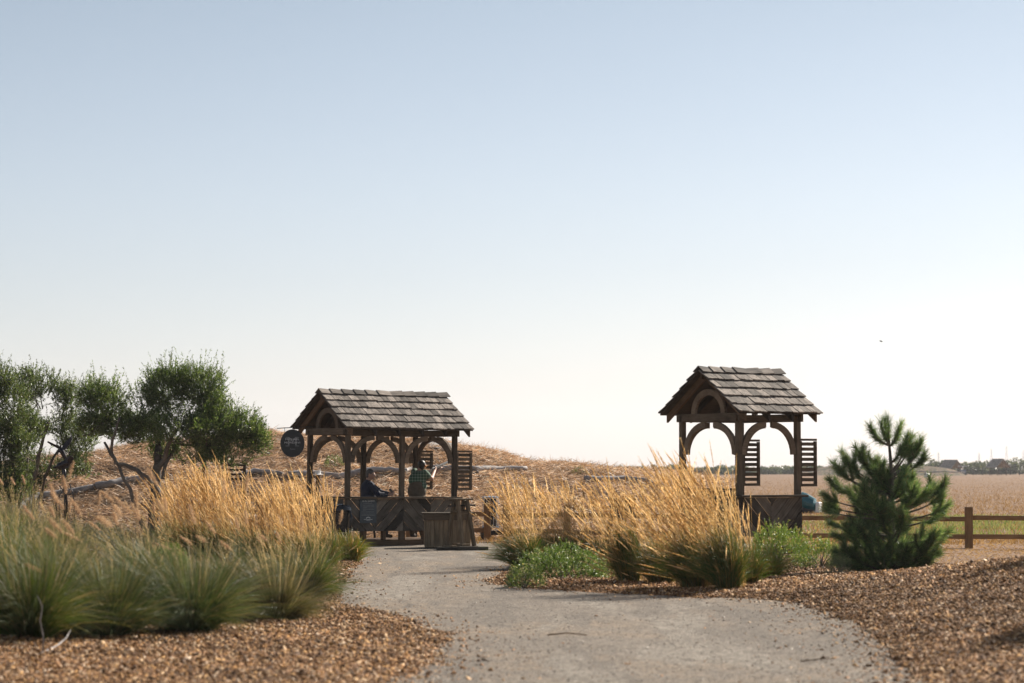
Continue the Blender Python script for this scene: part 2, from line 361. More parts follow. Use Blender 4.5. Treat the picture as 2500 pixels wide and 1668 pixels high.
# ------------------------------------------------------------------ scattered stuff
def boxes(C, U, W, N, su, sw, sn):
    """many little boxes; C centres, U/W/N unit axes (n,3), half sizes (n,)"""
    s = np.array([[a, b, c] for a in (-1, 1) for b in (-1, 1) for c in (-1, 1)], float)
    V = C[:, None] + s[None, :, 0:1]*(U*su[:, None])[:, None] + s[None, :, 1:2]*(W*sw[:, None])[:, None] + s[None, :, 2:3]*(N*sn[:, None])[:, None]
    F0 = np.array([(0, 1, 3, 2), (4, 6, 7, 5), (0, 4, 5, 1), (2, 3, 7, 6), (0, 2, 6, 4), (1, 5, 7, 3)])
    F = (np.arange(len(C))*8)[:, None, None] + F0[None]
    return V.reshape(-1, 3), F.reshape(-1, 4)
def rand_axes(n, flat=1.0, r=rg):
    a = r.uniform(0, 2*np.pi, n); t = r.normal(0, flat, n)
    U = np.stack([np.cos(a), np.sin(a), t], 1); U /= np.linalg.norm(U, axis=1)[:, None]
    Z = np.stack([r.normal(0, flat, n), r.normal(0, flat, n), np.ones(n)], 1)
    W = np.cross(Z, U); W /= np.linalg.norm(W, axis=1)[:, None]
    return U, W, np.cross(U, W)
def palette(n, cols, jit=.15, r=rg):
    c = np.array(cols)[r.integers(0, len(cols), n)]; return c*r.uniform(1-jit, 1+jit, (n, 1))
def in_view_pts(n, y0, y1, r=rg, margin=.6, power=1.0):
    # density falls off with distance as seen (uniform in 1/y)
    t = r.uniform(0, 1, n)**power
    y = 1/(1/y0 + t*(1/y1 - 1/y0)); x = r.uniform(-1, 1, n)*(.2125*y + margin)
    return x, y
def chips(name, poly, zf, n, cols, label):
    x, y = in_view_pts(n*3, 17, 50)
    s = poly_sd(poly, x, y) + wob(x, y) > .06 - rg.exponential(.16, len(x))*rg.choice([0, 1, 2.2], len(x), p=[.5, .38, .12])
    x, y = x[s][:n], y[s][:n]; z = np.maximum(zf(x, y), gh(x, y)); k = len(x)
    U, W, N = rand_axes(k, .60); L = rg.gamma(3.0, .0042, k).clip(.004, .045)
    V, F = boxes(np.stack([x, y, z + .010], 1), U, W, N, L, L*rg.uniform(.25, .7, k), rg.uniform(.0025, .006, k))
    patch = 1 + .22*np.clip(bumps(x*1.3, y*.8, 1.1), -1.5, 1.5); c = np.repeat(palette(k, cols, .3)*patch[:, None], 8, 0)
    tag(mk(name, V, F, M_chip, col=c), kind='stuff', label=label)
cc = [(.31, .15, .050), (.19, .095, .036), (.38, .20, .070), (.44, .25, .10), (.07, .034, .016), (.10, .05, .022), (.48, .32, .18), (.29, .15, .065), (.22, .115, .05), (.25, .13, .058), (.24, .13, .062), (.17, .09, .045), (.52, .38, .26)]
chips('wood_chips', left_poly, mzL, 90000, cc, 'brown bark chips strewn over the left bed')
chips('wood_chips', right_poly, mzR, 110000, cc, 'brown bark chips strewn over the right bank')
def pebbles(n):
    x, y = in_view_pts(n*2, 17, 53); s = poly_sd(path_poly, x, y) + wob(x, y) > -.15 - rg.exponential(.12, len(x))
    x, y = x[s][:n], y[s][:n]; k = len(x); z = gh(x, y) + .011
    U, W, N = rand_axes(k, .5); L = rg.uniform(.003, .008, k)*(1 + 1.3*(rg.uniform(0, 1, k) > .96))
    o = np.array([[1, 0, 0], [-1, 0, 0], [0, 1, 0], [0, -1, 0], [0, 0, 1], [0, 0, -1]], float)
    V = np.stack([x, y, z], 1)[:, None] + L[:, None, None]*(o[None, :, 0:1]*U[:, None] + o[None, :, 1:2]*W[:, None] + .38*o[None, :, 2:3]*N[:, None])
    F0 = np.array([(0, 2, 4), (2, 1, 4), (1, 3, 4), (3, 0, 4), (2, 0, 5), (1, 2, 5), (3, 1, 5), (0, 3, 5)])
    F = (np.arange(k)*6)[:, None, None] + F0[None]
    c = np.repeat(palette(k, [(.225, .19, .152), (.16, .136, .112), (.30, .26, .21), (.48, .43, .37), (.11, .092, .076), (.26, .185, .12)], .25), 6, 0)
    tag(mk('gravel', V.reshape(-1, 3), F.reshape(-1, 3), M_chip, col=c), kind='stuff', label='loose grey gravel over the path')
pebbles(130000)

def ribbons(B, Cc, T, w0, w1, c0, c1, K=3, face=None, wmid=None, r=rg):
    """quadratic bezier ribbons, base B, control Cc, tip T (n,3); widths (n,) base and tip; colours (n,3)"""
    n = len(B); t = np.linspace(0, 1, K+1)[None, :, None]
    Pt = (1-t)**2*B[:, None] + 2*t*(1-t)*Cc[:, None] + t**2*T[:, None]
    D = T - B
    if face is None:
        a = r.uniform(0, 2*np.pi, n); face = np.stack([np.cos(a), np.sin(a), r.uniform(-.3, .3, n)], 1)
    S = np.cross(D, face); S /= (np.linalg.norm(S, axis=1)[:, None] + 1e-9)
    tt = t[:, :, 0]; w = w0[:, None]*(1-tt) + w1[:, None]*tt
    if wmid is not None: w = w + wmid[:, None]*4*tt*(1-tt)
    L = Pt - S[:, None]*w[:, :, None]/2; Rr = Pt + S[:, None]*w[:, :, None]/2
    V = np.stack([L, Rr], 2).reshape(-1, 3)
    i = (np.arange(n)*(K+1)*2)[:, None] + (np.arange(K)*2)[None]
    F = np.stack([i, i+1, i+3, i+2], -1).reshape(-1, 4)
    C = c0[:, None]*(1-t) + c1[:, None]*t; C = np.repeat(C[:, :, None], 2, 2).reshape(-1, 3)
    return V, F, C
def join(parts):
    V, F, C, n = [], [], [], 0
    for v, f, c in parts: V.append(v); F.append(f + n); C.append(c); n += len(v)
    return np.concatenate(V), np.concatenate(F), np.concatenate(C)
def crosshair(*a, **k):
    """two crossed ribbons"""
    n = len(a[0]); r = rg; an = r.uniform(0, 2*np.pi, n); f1 = np.stack([np.cos(an), np.sin(an), np.zeros(n)], 1); f2 = np.stack([-np.sin(an), np.cos(an), np.zeros(n)], 1)
    return join([ribbons(*a, face=f1, **k), ribbons(*a, face=f2, **k)])

# straw on the hill
n = 150000
x = rg.uniform(-17, 6, n); y = rg.uniform(56.8, 69.5, n); z = hh(x, y)
s = (z > gh(x, y) - .02) & (np.abs(x) < .2125*y + .8); x, y, z = x[s], y[s], z[s]; k = len(x)
tuft = bumps(x*3, y*3, 2.0); z = z + np.clip(tuft, 0, 2)*.05
ang = rg.uniform(0, 2*np.pi, k); L = rg.uniform(.06, .28, k)
B = np.stack([x, y, z + rg.uniform(-.02, .05, k)], 1)
up = np.abs(rg.normal(0, .33, k)) + .02
T = B + np.stack([np.cos(ang)*L, np.sin(ang)*L*.8, up*L - .02], 1)
gz = hh(T[:, 0], T[:, 1]); T[:, 2] = np.maximum(T[:, 2], gz + .015)
c = palette(k, [(.50, .345, .215), (.60, .435, .29), (.36, .23, .13), (.74, .58, .44), (.19, .12, .07), (.54, .37, .225), (.82, .68, .55), (.27, .17, .10)], .25)
c = c*(1 + .20*np.clip(bumps(x*.8, y*1.2, 1.0), -1.6, 1.6) + .18*np.clip(bumps(x*3 + 2, y*4, 2.0), -1.4, 1.4))[:, None]; V, F, C = ribbons(B, (B+T)/2 + np.array([0, 0, .02]), T, rg.uniform(.008, .019, k), rg.uniform(.003, .008, k), c, c*1.1, K=1)
tag(mk('straw', V, F, M_straw, col=C), kind='stuff', label='dry straw covering the slope')
# sparse long straws and small weeds on the crest
k = 2600; x = rg.uniform(-16, 5, k); y = rg.uniform(64, 68, k); z = hh(x, y); L = rg.uniform(.08, .28, k)
B = np.stack([x, y, z], 1); T = B + np.stack([rg.normal(0, .35, k)*L, rg.normal(0, .2, k)*L, L], 1)
c = palette(k, [(.46, .30, .17), (.55, .38, .25), (.30, .19, .10)], .2)
V, F, C = ribbons(B, (B+T)/2, T, np.full(k, .012), np.full(k, .003), c, c, K=1)
tag(mk('dry_weeds', V, F, M_straw, col=C), kind='stuff', label='sparse dry stalks standing on the crest of the slope')

# dry grass stubble on the field
n = 110000
x, y = in_view_pts(n, 53.5, 420, power=1.0); z = gh(x, y)
s = (hh(x, y) < z) ; x, y, z = x[s], y[s], z[s]; k = len(x); Lf = rg.uniform(.04, .13, k)*np.clip(y/80, .8, 1.6)
B = np.stack([x, y, z - .01], 1); T = B + np.stack([rg.normal(0, .5, k)*Lf, rg.normal(0, .3, k)*Lf, Lf], 1)
c = palette(k, [(.27, .17, .105), (.23, .14, .08), (.31, .205, .13), (.19, .115, .065)], .2)
V, F, C = ribbons(B, (B+T)/2, T, rg.uniform(.01, .03, k), np.full(k, .004), c*.9, c*1.1, K=1)
tag(mk('dry_grass', V, F, M_grass, col=C), kind='stuff', label='short dry brown grass covering the field')
# pale green strip behind the fence
n = 26000; x = rg.uniform(6.5, 18, n); y = rg.uniform(60, 82, n) ; s = (x < .2125*y + .6) & (rg.uniform(0, 1, n) < np.clip(.55 + .5*bumps(x, y, .8), .1, 1)*np.clip((x-6)/6, .12, 1))
x, y = x[s], y[s]; k = len(x); z = gh(x, y); Lf = rg.uniform(.05, .17, k)
B = np.stack([x, y, z], 1); T = B + np.stack([rg.normal(0, .4, k)*Lf, rg.normal(0, .3, k)*Lf, Lf], 1)
c = palette(k, [(.17, .24, .10), (.22, .27, .13), (.14, .21, .08), (.30, .29, .17)], .2)
V, F, C = ribbons(B, (B+T)/2, T, rg.uniform(.012, .03, k), np.full(k, .004), c*.9, c*1.1, K=1)
tag(mk('pale_green_grass', V, F, M_grass, col=C), kind='stuff', label='strip of pale green grass growing behind the fence')
# fringe of straw on the ground round the kiosk and fence
n = 24000; x = rg.uniform(-13, 13, n); y = rg.uniform(39, 58, n); s = (poly_sd(path_poly, x, y) < -.1) & (poly_sd(left_poly, x, y) < 0) & (poly_sd(right_poly, x, y) < 0); x, y = x[s], y[s]; k = len(x)
z = gh(x, y) + .01; Lf = rg.uniform(.04, .12, k); B = np.stack([x, y, z], 1); a = rg.uniform(0, 6.28, k); T = B + np.stack([np.cos(a)*Lf, np.sin(a)*Lf, np.abs(rg.normal(0, .5, k))*Lf], 1)
c = palette(k, [(.33, .215, .13), (.27, .17, .10), (.22, .135, .075), (.40, .28, .185)], .2)
V, F, C = ribbons(B, (B+T)/2, T, rg.uniform(.006, .016, k), np.full(k, .003), c, c*1.1, K=1)
tag(mk('dry_litter', V, F, M_grass, col=C), kind='stuff', label='dry grass litter along the fence')

# ------------------------------------------------------------------ kiosks
YAW = R(36)
W_, ZR, ZE, OV, OX, FLOOR, ZC = 1.56, 3.36, 2.555, .352, .275, .16, 1.075
def clip_poly(poly, inside, inter):
    out = []
    for i in range(len(poly)):
        a, b = poly[i], poly[(i+1) % len(poly)]
        if inside(a): out.append(a)
        if inside(a) != inside(b): out.append(inter(a, b))
    return out
def clip_rect(poly, x0, x1, z0, z1):
    for ax, v, sgn in ((0, x0, 1), (0, x1, -1), (1, z0, 1), (1, z1, -1)):
        if not poly: return poly
        f = lambda q: (q[ax] - v)*sgn >= 0
        def it(a, b):
            t = (v - a[ax])/(b[ax] - a[ax]); return (a[0] + t*(b[0]-a[0]), a[1] + t*(b[1]-a[1]))
        poly = clip_poly(poly, f, it)
    return poly
def chevron(parent, M, x0, x1, z0, z1, sign, mat, gap=.014, w=.19, seed=0):
    """diagonal boards filling a rectangle; M maps (x,y,z) to kiosk space; each board its own object"""
    r = random.Random(seed); c = math.sqrt(.5); k = -30
    d = (c, -c*sign) if True else None       # along the board
    nrm = (c*sign, c)                         # across
    lo = min(nrm[0]*x + nrm[1]*z for x in (x0, x1) for z in (z0, z1)); hi = max(nrm[0]*x + nrm[1]*z for x in (x0, x1) for z in (z0, z1))
    s = lo + r.uniform(-.05, 0)
    while s < hi:
        g = gap + (r.random() > .8)*.006
        a, b = s + g/2, s + w - g/2; q = []
        for u, v in ((-3, a), (3, a), (3, b), (-3, b)): q.append((d[0]*u + nrm[0]*v, d[1]*u + nrm[1]*v))
        pl = clip_rect(q, x0 + .003, x1 - .003, z0, z1)
        if len(pl) >= 3:
            ar = abs(sum(pl[i][0]*pl[(i+1) % len(pl)][1] - pl[(i+1) % len(pl)][0]*pl[i][1] for i in range(len(pl))))/2
            if ar > .0015:
                cx = sum(p[0] for p in pl)/len(pl); cz = sum(p[1] for p in pl)/len(pl)
                G = M @ Matrix.Translation((cx, 0, cz)) @ Matrix.Rotation(math.atan2(d[1], d[0])*-1, 4, 'Y')
                inframe('board', pl, .022, M @ Matrix.Translation((0, r.uniform(-.003, .003), 0)), G, mat, parent, bevel=0)
        s += w
def arch_brace(name, parent, M, x0, x1, z0, z1, t=.06, th=.105, mat=None):
    """quarter arch from a post (x0,z0) up to the beam (x1,z1); M maps (x,y,z)"""
    n = 9; o = []; i_ = []
    w = x1 - x0; h_ = z1 - z0; sg = 1 if w > 0 else -1
    for k in range(n+1):
        a = math.pi/2*k/n
        o.append((x0 + w*(1 - math.cos(a)) , z0 + h_*math.sin(a)))
        i_.append((x0 + sg*th + (w - sg*th)*(1 - math.cos(a)), z0 + (h_ - th)*math.sin(a)))
    # square shoulders at the two ends, like blocks cut from one plank
    poly = o + i_[::-1]
    m = MB()
    V = []; 
    for (x, z) in poly: V.append((x, z))
    m2 = MB()
    for k in range(n):
        q = [o[k], o[k+1], i_[k+1], i_[k]]
        m2.prism(q, t, M)
    bmname = m2
    me = bpy.data.meshes.new(name); me.from_pydata(bmname.v, [], bmname.f); bm = bmesh.new(); bm.from_mesh(me)
    bmesh.ops.remove_doubles(bm, verts=bm.verts, dist=.0005)
    ce = [f for f in bm.faces if all(len(e.link_faces) > 2 for e in f.edges if True) ]
    inner = [f for f in bm.faces if len(f.verts) == 4 and sum(1 for e in f.edges if len(e.link_faces) > 2) == 4]
    bmesh.ops.delete(bm, geom=inner, context='FACES'); bmesh.ops.recalc_face_normals(bm, faces=bm.faces); bm.to_mesh(me); bm.free()
    me.materials.append(mat or M_arch); return link(name, me, parent)

_sh = []
def shingle_mesh(i):
    r = random.Random(100 + i); m = MB(); j = [r.uniform(-.04, .04) for _ in range(4)]
    t0, t1 = .006, .020
    V = [(-.5, 0, 0), (.5, 0, 0), (.5, 1, 0), (-.5, 1, 0), (-.5, 0 + j[0], t1), (.5, j[1], t1), (.5, 1, t0), (-.5, 1, t0)]
    V[0] = (-.5, j[0], 0); V[1] = (.5, j[1], 0)
    m.add(V, [(0, 3, 2, 1), (4, 5, 6, 7), (0, 1, 5, 4), (1, 2, 6, 5), (2, 3, 7, 6), (3, 0, 4, 7)])
    # swap so that grain (local x) runs up the slope
    m.v = [(y, -x, z) for x, y, z in m.v]
    me = bpy.data.meshes.new('shingle'); me.from_pydata(m.v, [], m.f); me.materials.append(M_shingle); return me
_sh = [shingle_mesh(i) for i in range(12)]

def kiosk(name, px, D, L, bays, label, tilt=0, base_z=0, group='shooting kiosks', side_top=ZC, seed=1):
    r = random.Random(seed)
    x = (px - 1250)/FPX*D
    K = empty(name, (x, D, base_z), (0, -tilt, YAW)); K.rotation_euler = (Matrix.Rotation(tilt, 4, Vector((0, 1, 0))) @ Matrix.Rotation(YAW, 4, 'Z')).to_euler()
    tag(K, label, 'kiosk', group)
    PT = .098; zb = ZE - .15                      # underside of the plates
    xs_ = [i*L/bays for i in range(bays+1)]
    # base: skids, joists, deck boards
    for yy in (.02, W_/2, W_ - .02): timber('skid', (-.15, yy, .045), (L + .12, yy, .045), .11, .09, M_brown, K)
    nb = int((L + .1)/.14)
    for i in range(nb):
        xx = -.05 + (L + .1)*(i + .5)/nb; timber('deck_board', (xx, -.04, .125), (xx, W_ + .04, .125), .132, .035, M_brown, K)
    timber('fascia', (-.12, -.075, .09), (L + .12, -.075, .09), .03, .12, M_brown, K)
    for xx in xs_:
        for yy in (0, W_): timber('post', (xx, yy, .143), (xx, yy, zb - .002), PT, PT, M_timber, K)
    for yy in (0, W_):
        timber('wall_plate', (-.10, yy, zb + .055), (L + .10, yy, zb + .055), .09, .11, M_timber, K)
    for xx in (0, L):
        timber('tie_beam', (xx - (0.0), -.09, zb + .075), (xx, W_ + .09, zb + .075), .075, .15, M_timber, K) if False else timber('tie_beam', (xx + (-.03 if xx == 0 else .03), -.10, zb + .072), (xx + (-.03 if xx == 0 else .03), W_ + .10, zb + .072), .07, .145, M_timber, K)
    # arched braces along the long sides and across the gables
    I = Matrix.Identity(4)
    for yy in (0, W_):
        M = Matrix.Translation((0, yy, 0))
        for i in range(bays):
            a, b = xs_[i] + PT/2, xs_[i+1] - PT/2; mid = (a + b)/2
            arch_brace('arched_brace', K, M, a, mid - (.035 if bays == 2 else .07), zb - .60, zb - .002)
            arch_brace('arched_brace', K, M, b, mid + (.035 if bays == 2 else .07), zb - .60, zb - .002)
    for xx in (0, L):
        M = Matrix.Translation((xx, 0, 0)) @ Matrix.Rotation(R(90), 4, 'Z')
        arch_brace('arched_brace', K, M, PT/2, W_/2 - .11, zb - .60, zb - .002)
        arch_brace('arched_brace', K, M, W_ - PT/2, W_/2 + .11, zb - .60, zb - .002)
        # half round arch standing on the tie beam
        m = MB(); n = 14; ro, ri = .47, .355; q0 = None
        xo = xx + (-.03 if xx == 0 else .03)
        M2 = Matrix.Translation((xo, W_/2, zb + .147)) @ Matrix.Rotation(R(90), 4, 'Z')
        for k in range(n):
            a0, a1 = math.pi*k/n, math.pi*(k+1)/n
            m.prism([(ro*math.cos(a0), .95*ro*math.sin(a0)), (ro*math.cos(a1), .95*ro*math.sin(a1)), (ri*math.cos(a1), .95*ri*math.sin(a1)), (ri*math.cos(a0), .95*ri*math.sin(a0))], .05, M2)
        o = m.build('gable_arch', M_arch, K)
    # roof geometry
    yc = W_/2; run = yc + OV; rise = ZR - ZE; sl = math.hypot(run, rise); ca, sa = run/sl, rise/sl
    def slope(side, x, s, off=0):
        """point s metres down from the ridge, side -1 = front, off above the roof plane"""
        return Vector((x, yc + side*(s*ca) + side*sa*off, ZR - s*sa + ca*off))
    timber('ridge_beam', (-OX + .06, yc, ZR - .12), (L + OX - .06, yc, ZR - .12), .045, .13, M_brown, K)
    nr = 2*bays + 2; th = .12
    for i in range(nr):
        xx = -.10 + (L + .28)*i/(nr - 1)
        for side in (-1, 1):
            # rafter with plumb-cut, pointed tail; polygon in (y,z)
            y0 = yc + side*.024; e = yc + side*(run + -.04)
            zt = lambda y: ZR - abs(y - yc)*rise/run - .035
            pl = [(y0, zt(y0)), (e, zt(e)), (e, zt(e) - th*1.25), (y0, zt(y0) - th*1.25)]
            G = frame((xx, y0, zt(y0)), (xx, e, zt(e)))
            m = MB(); Mx = Matrix.Translation((xx, 0, 0)) @ Matrix.Rotation(R(90), 4, 'Z')
            m.prism(pl, .045, G.inverted() @ Mx); o = m.build('rafter', M_brown if i in (0, nr - 1) else M_dark, K); o.matrix_local = G
    roof = None
    for side in (-1, 1):
        m = MB(); w = L + 2*OX
        a = slope(side, 0, 0, -.030); b = slope(side, 0, sl, -.030)
        Mx = Matrix.Identity(4)
        V = []
        for xx in (-OX + .01, L + OX - .01):
            for s_, o_ in ((0.0, -.034), (sl - .01, -.034), (sl - .01, -.014), (0.0, -.014)): V.append(slope(side, xx, s_, o_))
        m.add(V, [(0, 1, 2, 3), (7, 6, 5, 4), (0, 4, 5, 1), (1, 5, 6, 2), (2, 6, 7, 3), (3, 7, 4, 0)])
        rf = m.build('roof', M_dark, K)
        # shingle courses
        ncs = 5; expo = (sl - .10)/ncs; joined = MB()
        for c in range(ncs):
            s_butt = sl + .02 - (ncs - 1 - c)*expo if False else .10 + (c + 1)*expo + .015
            xx = -OX - r.uniform(0, .03)
            while xx < L + OX - .02:
                wd = r.uniform(.09, .25); 
                if xx + wd > L + OX + .02: wd = L + OX + r.uniform(0, .02) - xx
                if wd < .03: break
                ln = expo + .07; sb = s_butt + r.uniform(-.014, .014); lift = r.uniform(0, .007)
                p0 = slope(side, xx + wd/2, sb, .012 + lift); p1 = slope(side, xx + wd/2, max(.01, sb - ln), -.008)
                X = (p1 - p0).normalized(); N = Vector((0, side*sa, ca)); Yv = N.cross(X).normalized(); N = X.cross(Yv)
                Mx = Matrix((X, Yv, N)).transposed().to_4x4(); Mx.translation = p0
                Mx = Mx @ Matrix.Rotation(r.uniform(-.02, .02), 4, 'Z') @ Matrix.Diagonal((ln, wd - r.uniform(.006, .016), r.uniform(.85, 1.45), 1))
                if side == -1:
                    o = bpy.data.objects.new('shingle', r.choice(_sh)); COL.objects.link(o); o.parent = rf; o.matrix_local = Mx
                else:
                    me = _sh[r.randrange(12)]; joined.add([Mx @ v.co for v in me.vertices], [tuple(pp.vertices) for pp in me.polygons])
                xx += wd
        if side == 1: tag(joined.build('shingle', M_shingle, rf), kind='stuff')
        if side == -1: roof = rf
    # ridge caps, each overlapping the next like saddles
    n = int(round((L + 2*OX)/.30)); cw = (L + 2*OX + .02)/n
    for i in range(n):
        xx = -OX - .01 + cw*i
        m = MB(); lift0, lift1 = (.034, .014) if i < n//2 + 1 else (.014, .034)
        Vv = []
        for xe, lf in ((xx - (.03 if i and i <= n//2 else 0), lift0), (xx + cw + (.03 if i > n//2 else 0), lift1)):
            for side, s_ in ((-1, .145), (0, 0), (1, .145)):
                for o_ in (lf, lf + .018):
                    Vv.append(slope(side, xe, s_, o_) if side else Vector((xe, yc, ZR + o_*1.15)))
        m.add(Vv, [(0, 2, 3, 1), (2, 4, 5, 3), (6, 7, 9, 8), (8, 9, 11, 10), (1, 3, 9, 7), (3, 5, 11, 9), (0, 6, 8, 2), (2, 8, 10, 4), (0, 1, 7, 6), (4, 10, 11, 5)])
        # grain along x
        m.build('ridge_cap', M_shingle, roof)
    # counter, frames and chevron boards on the front
    timber('counter', (-.09, -.055, ZC - .02), (L + .10, -.055, ZC - .02), .27, .04, M_timber, K)
    timber('rail', (PT/2, -.005, .375), (L - PT/2, -.005, .375), .05, .07, M_dark, K)
    FM = Matrix.Translation((0, -.064, 0))
    for i in range(bays):
        a, b = xs_[i] - (.045 if i == 0 else 0), xs_[i+1] + (.045 if i == bays - 1 else 0); mid = (a + b)/2
        chevron(K, FM, a, mid, .335, ZC - .045, 1, M_board, seed=seed*10 + i*2)
        chevron(K, FM, mid, b, .335, ZC - .045, -1, M_board, seed=seed*10 + i*2 + 1)
    # gable side panel (left) with its own sill
    SM = Matrix.Rotation(R(90), 4, 'Z') @ Matrix.Translation((0, .064, 0))
    timber('sill', (-.04, .08, side_top - .02), (-.04, W_ + .05, side_top - .02), .20, .04, M_timber, K)
    chevron(K, SM, PT/2 + .0, W_/2, .335, side_top - .045, 1, M_board, seed=seed*10 + 7)
    chevron(K, SM, W_/2, W_ - PT/2, .335, side_top - .045, -1, M_board, seed=seed*10 + 8)
    # short legs carrying the panels
    for xx in ([.45, .95, 1.45, 2.0, 2.45] if bays == 2 else [.5, 1.0]):
        if xx < L: timber('panel_leg', (xx, .03, .143), (xx, .03, .338), .09, .09, M_brown, K)
    # louvred blinkers beyond the right end
    for yy in (0, W_):
        S = MB(); x0, x1, z0, z1 = L + PT/2 + .004, L + PT/2 + .42, 1.225, 2.10
        S.box(((x0 + x1)/2, yy, z1 - .02), (x1 - x0, .045, .04)); S.box(((x0 + x1)/2, yy, z0 + .025), (x1 - x0, .045, .05))
        S.box((x0 + .022, yy, (z0 + z1)/2), (.044, .045, z1 - z0 - .092)); S.box((x1 - .025, yy, (z0 + z1)/2), (.05, .045, z1 - z0 - .092))
        so = S.build('shutter', M_timber, K)
        for k in range(8):
            zz = z0 + .085 + (z1 - z0 - .13)*(k + .42)/8
            timber('slat', (x0 + .046, yy, zz), (x1 - .052, yy, zz), .012, .062, M_timber, so, bevel=0)
    return K
K1 = kiosk('shooting_kiosk', 847.5, 52, 2.783, 2, 'larger wooden kiosk with two arched bays and two men inside it', tilt=R(.55), seed=1)
K2 = kiosk('shooting_kiosk', 1803, 43.4, 1.42, 1, 'smaller empty wooden kiosk with one arched bay, half hidden by golden grass', tilt=0, base_z=.13, side_top=1.20, seed=2)

def local(p, o): return Vector(p) - Vector(o)
def trn(o):
    """world point -> the object's own space"""
    return o.matrix_basis.inverted()

# ------------------------------------------------------------------ signs
def text_mesh(name, body, size, mat, parent, loc, rot, depth=.002, extrude_only=True, align='CENTER', sx=1.0):
    cu = bpy.data.curves.new(name, 'FONT'); cu.body = body; cu.size = size; cu.extrude = depth; cu.align_x = align; cu.align_y = 'CENTER'; cu.resolution_u = 3
    t = bpy.data.objects.new(name, cu); COL.objects.link(t)
    dg = bpy.context.evaluated_depsgraph_get(); me = bpy.data.meshes.new_from_object(t.evaluated_get(dg))
    bpy.data.objects.remove(t); me.materials.clear(); me.materials.append(mat); me.name = name
    o = link(name, me, parent); o.location = loc; o.rotation_euler = rot; o.scale = (sx, 1, 1)
    return o
# round sign: faces the camera side, hanging from the bracket on the kiosk's rear left corner
cS = P(714, 1082.5, 52.6); rS = .262
S = empty('hanging_sign', cS, (0, 0, R(-3))); tag(S, 'round charcoal sign with a big pale letter M hanging from an iron arm', 'sign')
m = MB(); n = 40
m.prism([(rS*math.cos(2*math.pi*k/n), 1.16*rS*math.sin(2*math.pi*k/n)) for k in range(n)], .035, I := Matrix.Identity(4))
m.build('sign_disc', M_signblk, S)
text_mesh('lettering', 'MICHAEL', .058, M_ink, S, (0, -.0215, .085), (R(90), 0, 0), sx=1.3)
text_mesh('lettering', 'MONDAVI', .058, M_ink, S, (0, -.0215, .012), (R(90), 0, 0), sx=1.3)
text_mesh('lettering', 'Estate', .045, M_inkdim, S, (.01, -.0215, -.125), (R(90), 0, 0))
text_mesh('monogram', 'M', .26, M_inkdim, S, (0, -.0195, .035), (R(90), 0, 0), sx=1.12)
m = MB()
for sx, z in ((-.105, -.058), (.105, -.058), (-.105, .128), (.105, .128)): m.box((sx, -.0195, z), (.085, .003, .012))
m.build('monogram_serif', M_inkdim, S)
m = MB()
for dx in (-.17, .13): m.tube([(dx, 0, .245), (dx + .0, 0, .345)], .006, 6)
m.build('hanging_hook', M_black, S)
# bracket arm, part of the kiosk
a = P(676, 1046, 52.6); b = P(772, 1041, 53.0)
inv = K1.matrix_basis.inverted()
m = MB(); m.tube([inv @ a, inv @ b], .009, 6); m.build('sign_bracket', M_black, K1)
# safety notice on the chevron boards
cN = Vector((.47, -.100, .775)); wN, hN = .43, .53
N_ = empty('safety_sign', K1.matrix_basis @ cN, K1.rotation_euler); tag(N_, 'slate grey GUN SAFETY notice screwed to the chevron boards', 'sign')
m = MB(); m.box((0, 0, 0), (wN, .012, hN)); m.build('sign_panel', M_sign, N_, bevel=.002)
text_mesh('lettering', 'GUN SAFETY', .052, M_ink, N_, (0, -.008, .205), (R(90), 0, 0), sx=1.05)
m = MB()
for z, x0, x1 in ((.155, -.13, .10), (.12, -.13, .14), (.085, -.13, .14), (.065, -.13, -.04), (.035, -.13, .14), (.012, -.13, -.05), (-.025, -.17, .14), (-.07, -.17, .16), (-.10, -.17, .17)):
    xx = x0
    while xx < x1:
        w = rnd.uniform(.015, .045); w = min(w, x1 - xx); m.box((xx + w/2, -.0075, z), (w, .003, .009)); xx += w + .008
m.build('small_print', M_inkdim, N_)
m = MB()
for k in range(12):
    a0, a1 = math.pi*k/12, math.pi*(k+1)/12
    m.prism([(.055*math.cos(a0), .035*math.sin(a0)), (.055*math.cos(a1), .035*math.sin(a1)), (.04*math.cos(a1), .018*math.sin(a1)), (.04*math.cos(a0), .018*math.sin(a0))], .003, Matrix.Translation((0, -.0075, -.165)))
m.build('logo', M_ink, N_)
m = MB(); m.box((0, -.0075, -.185), (.22, .003, .009)); m.box((0, -.0075, -.205), (.11, .003, .006)); m.build('logo_script', M_ink, N_)

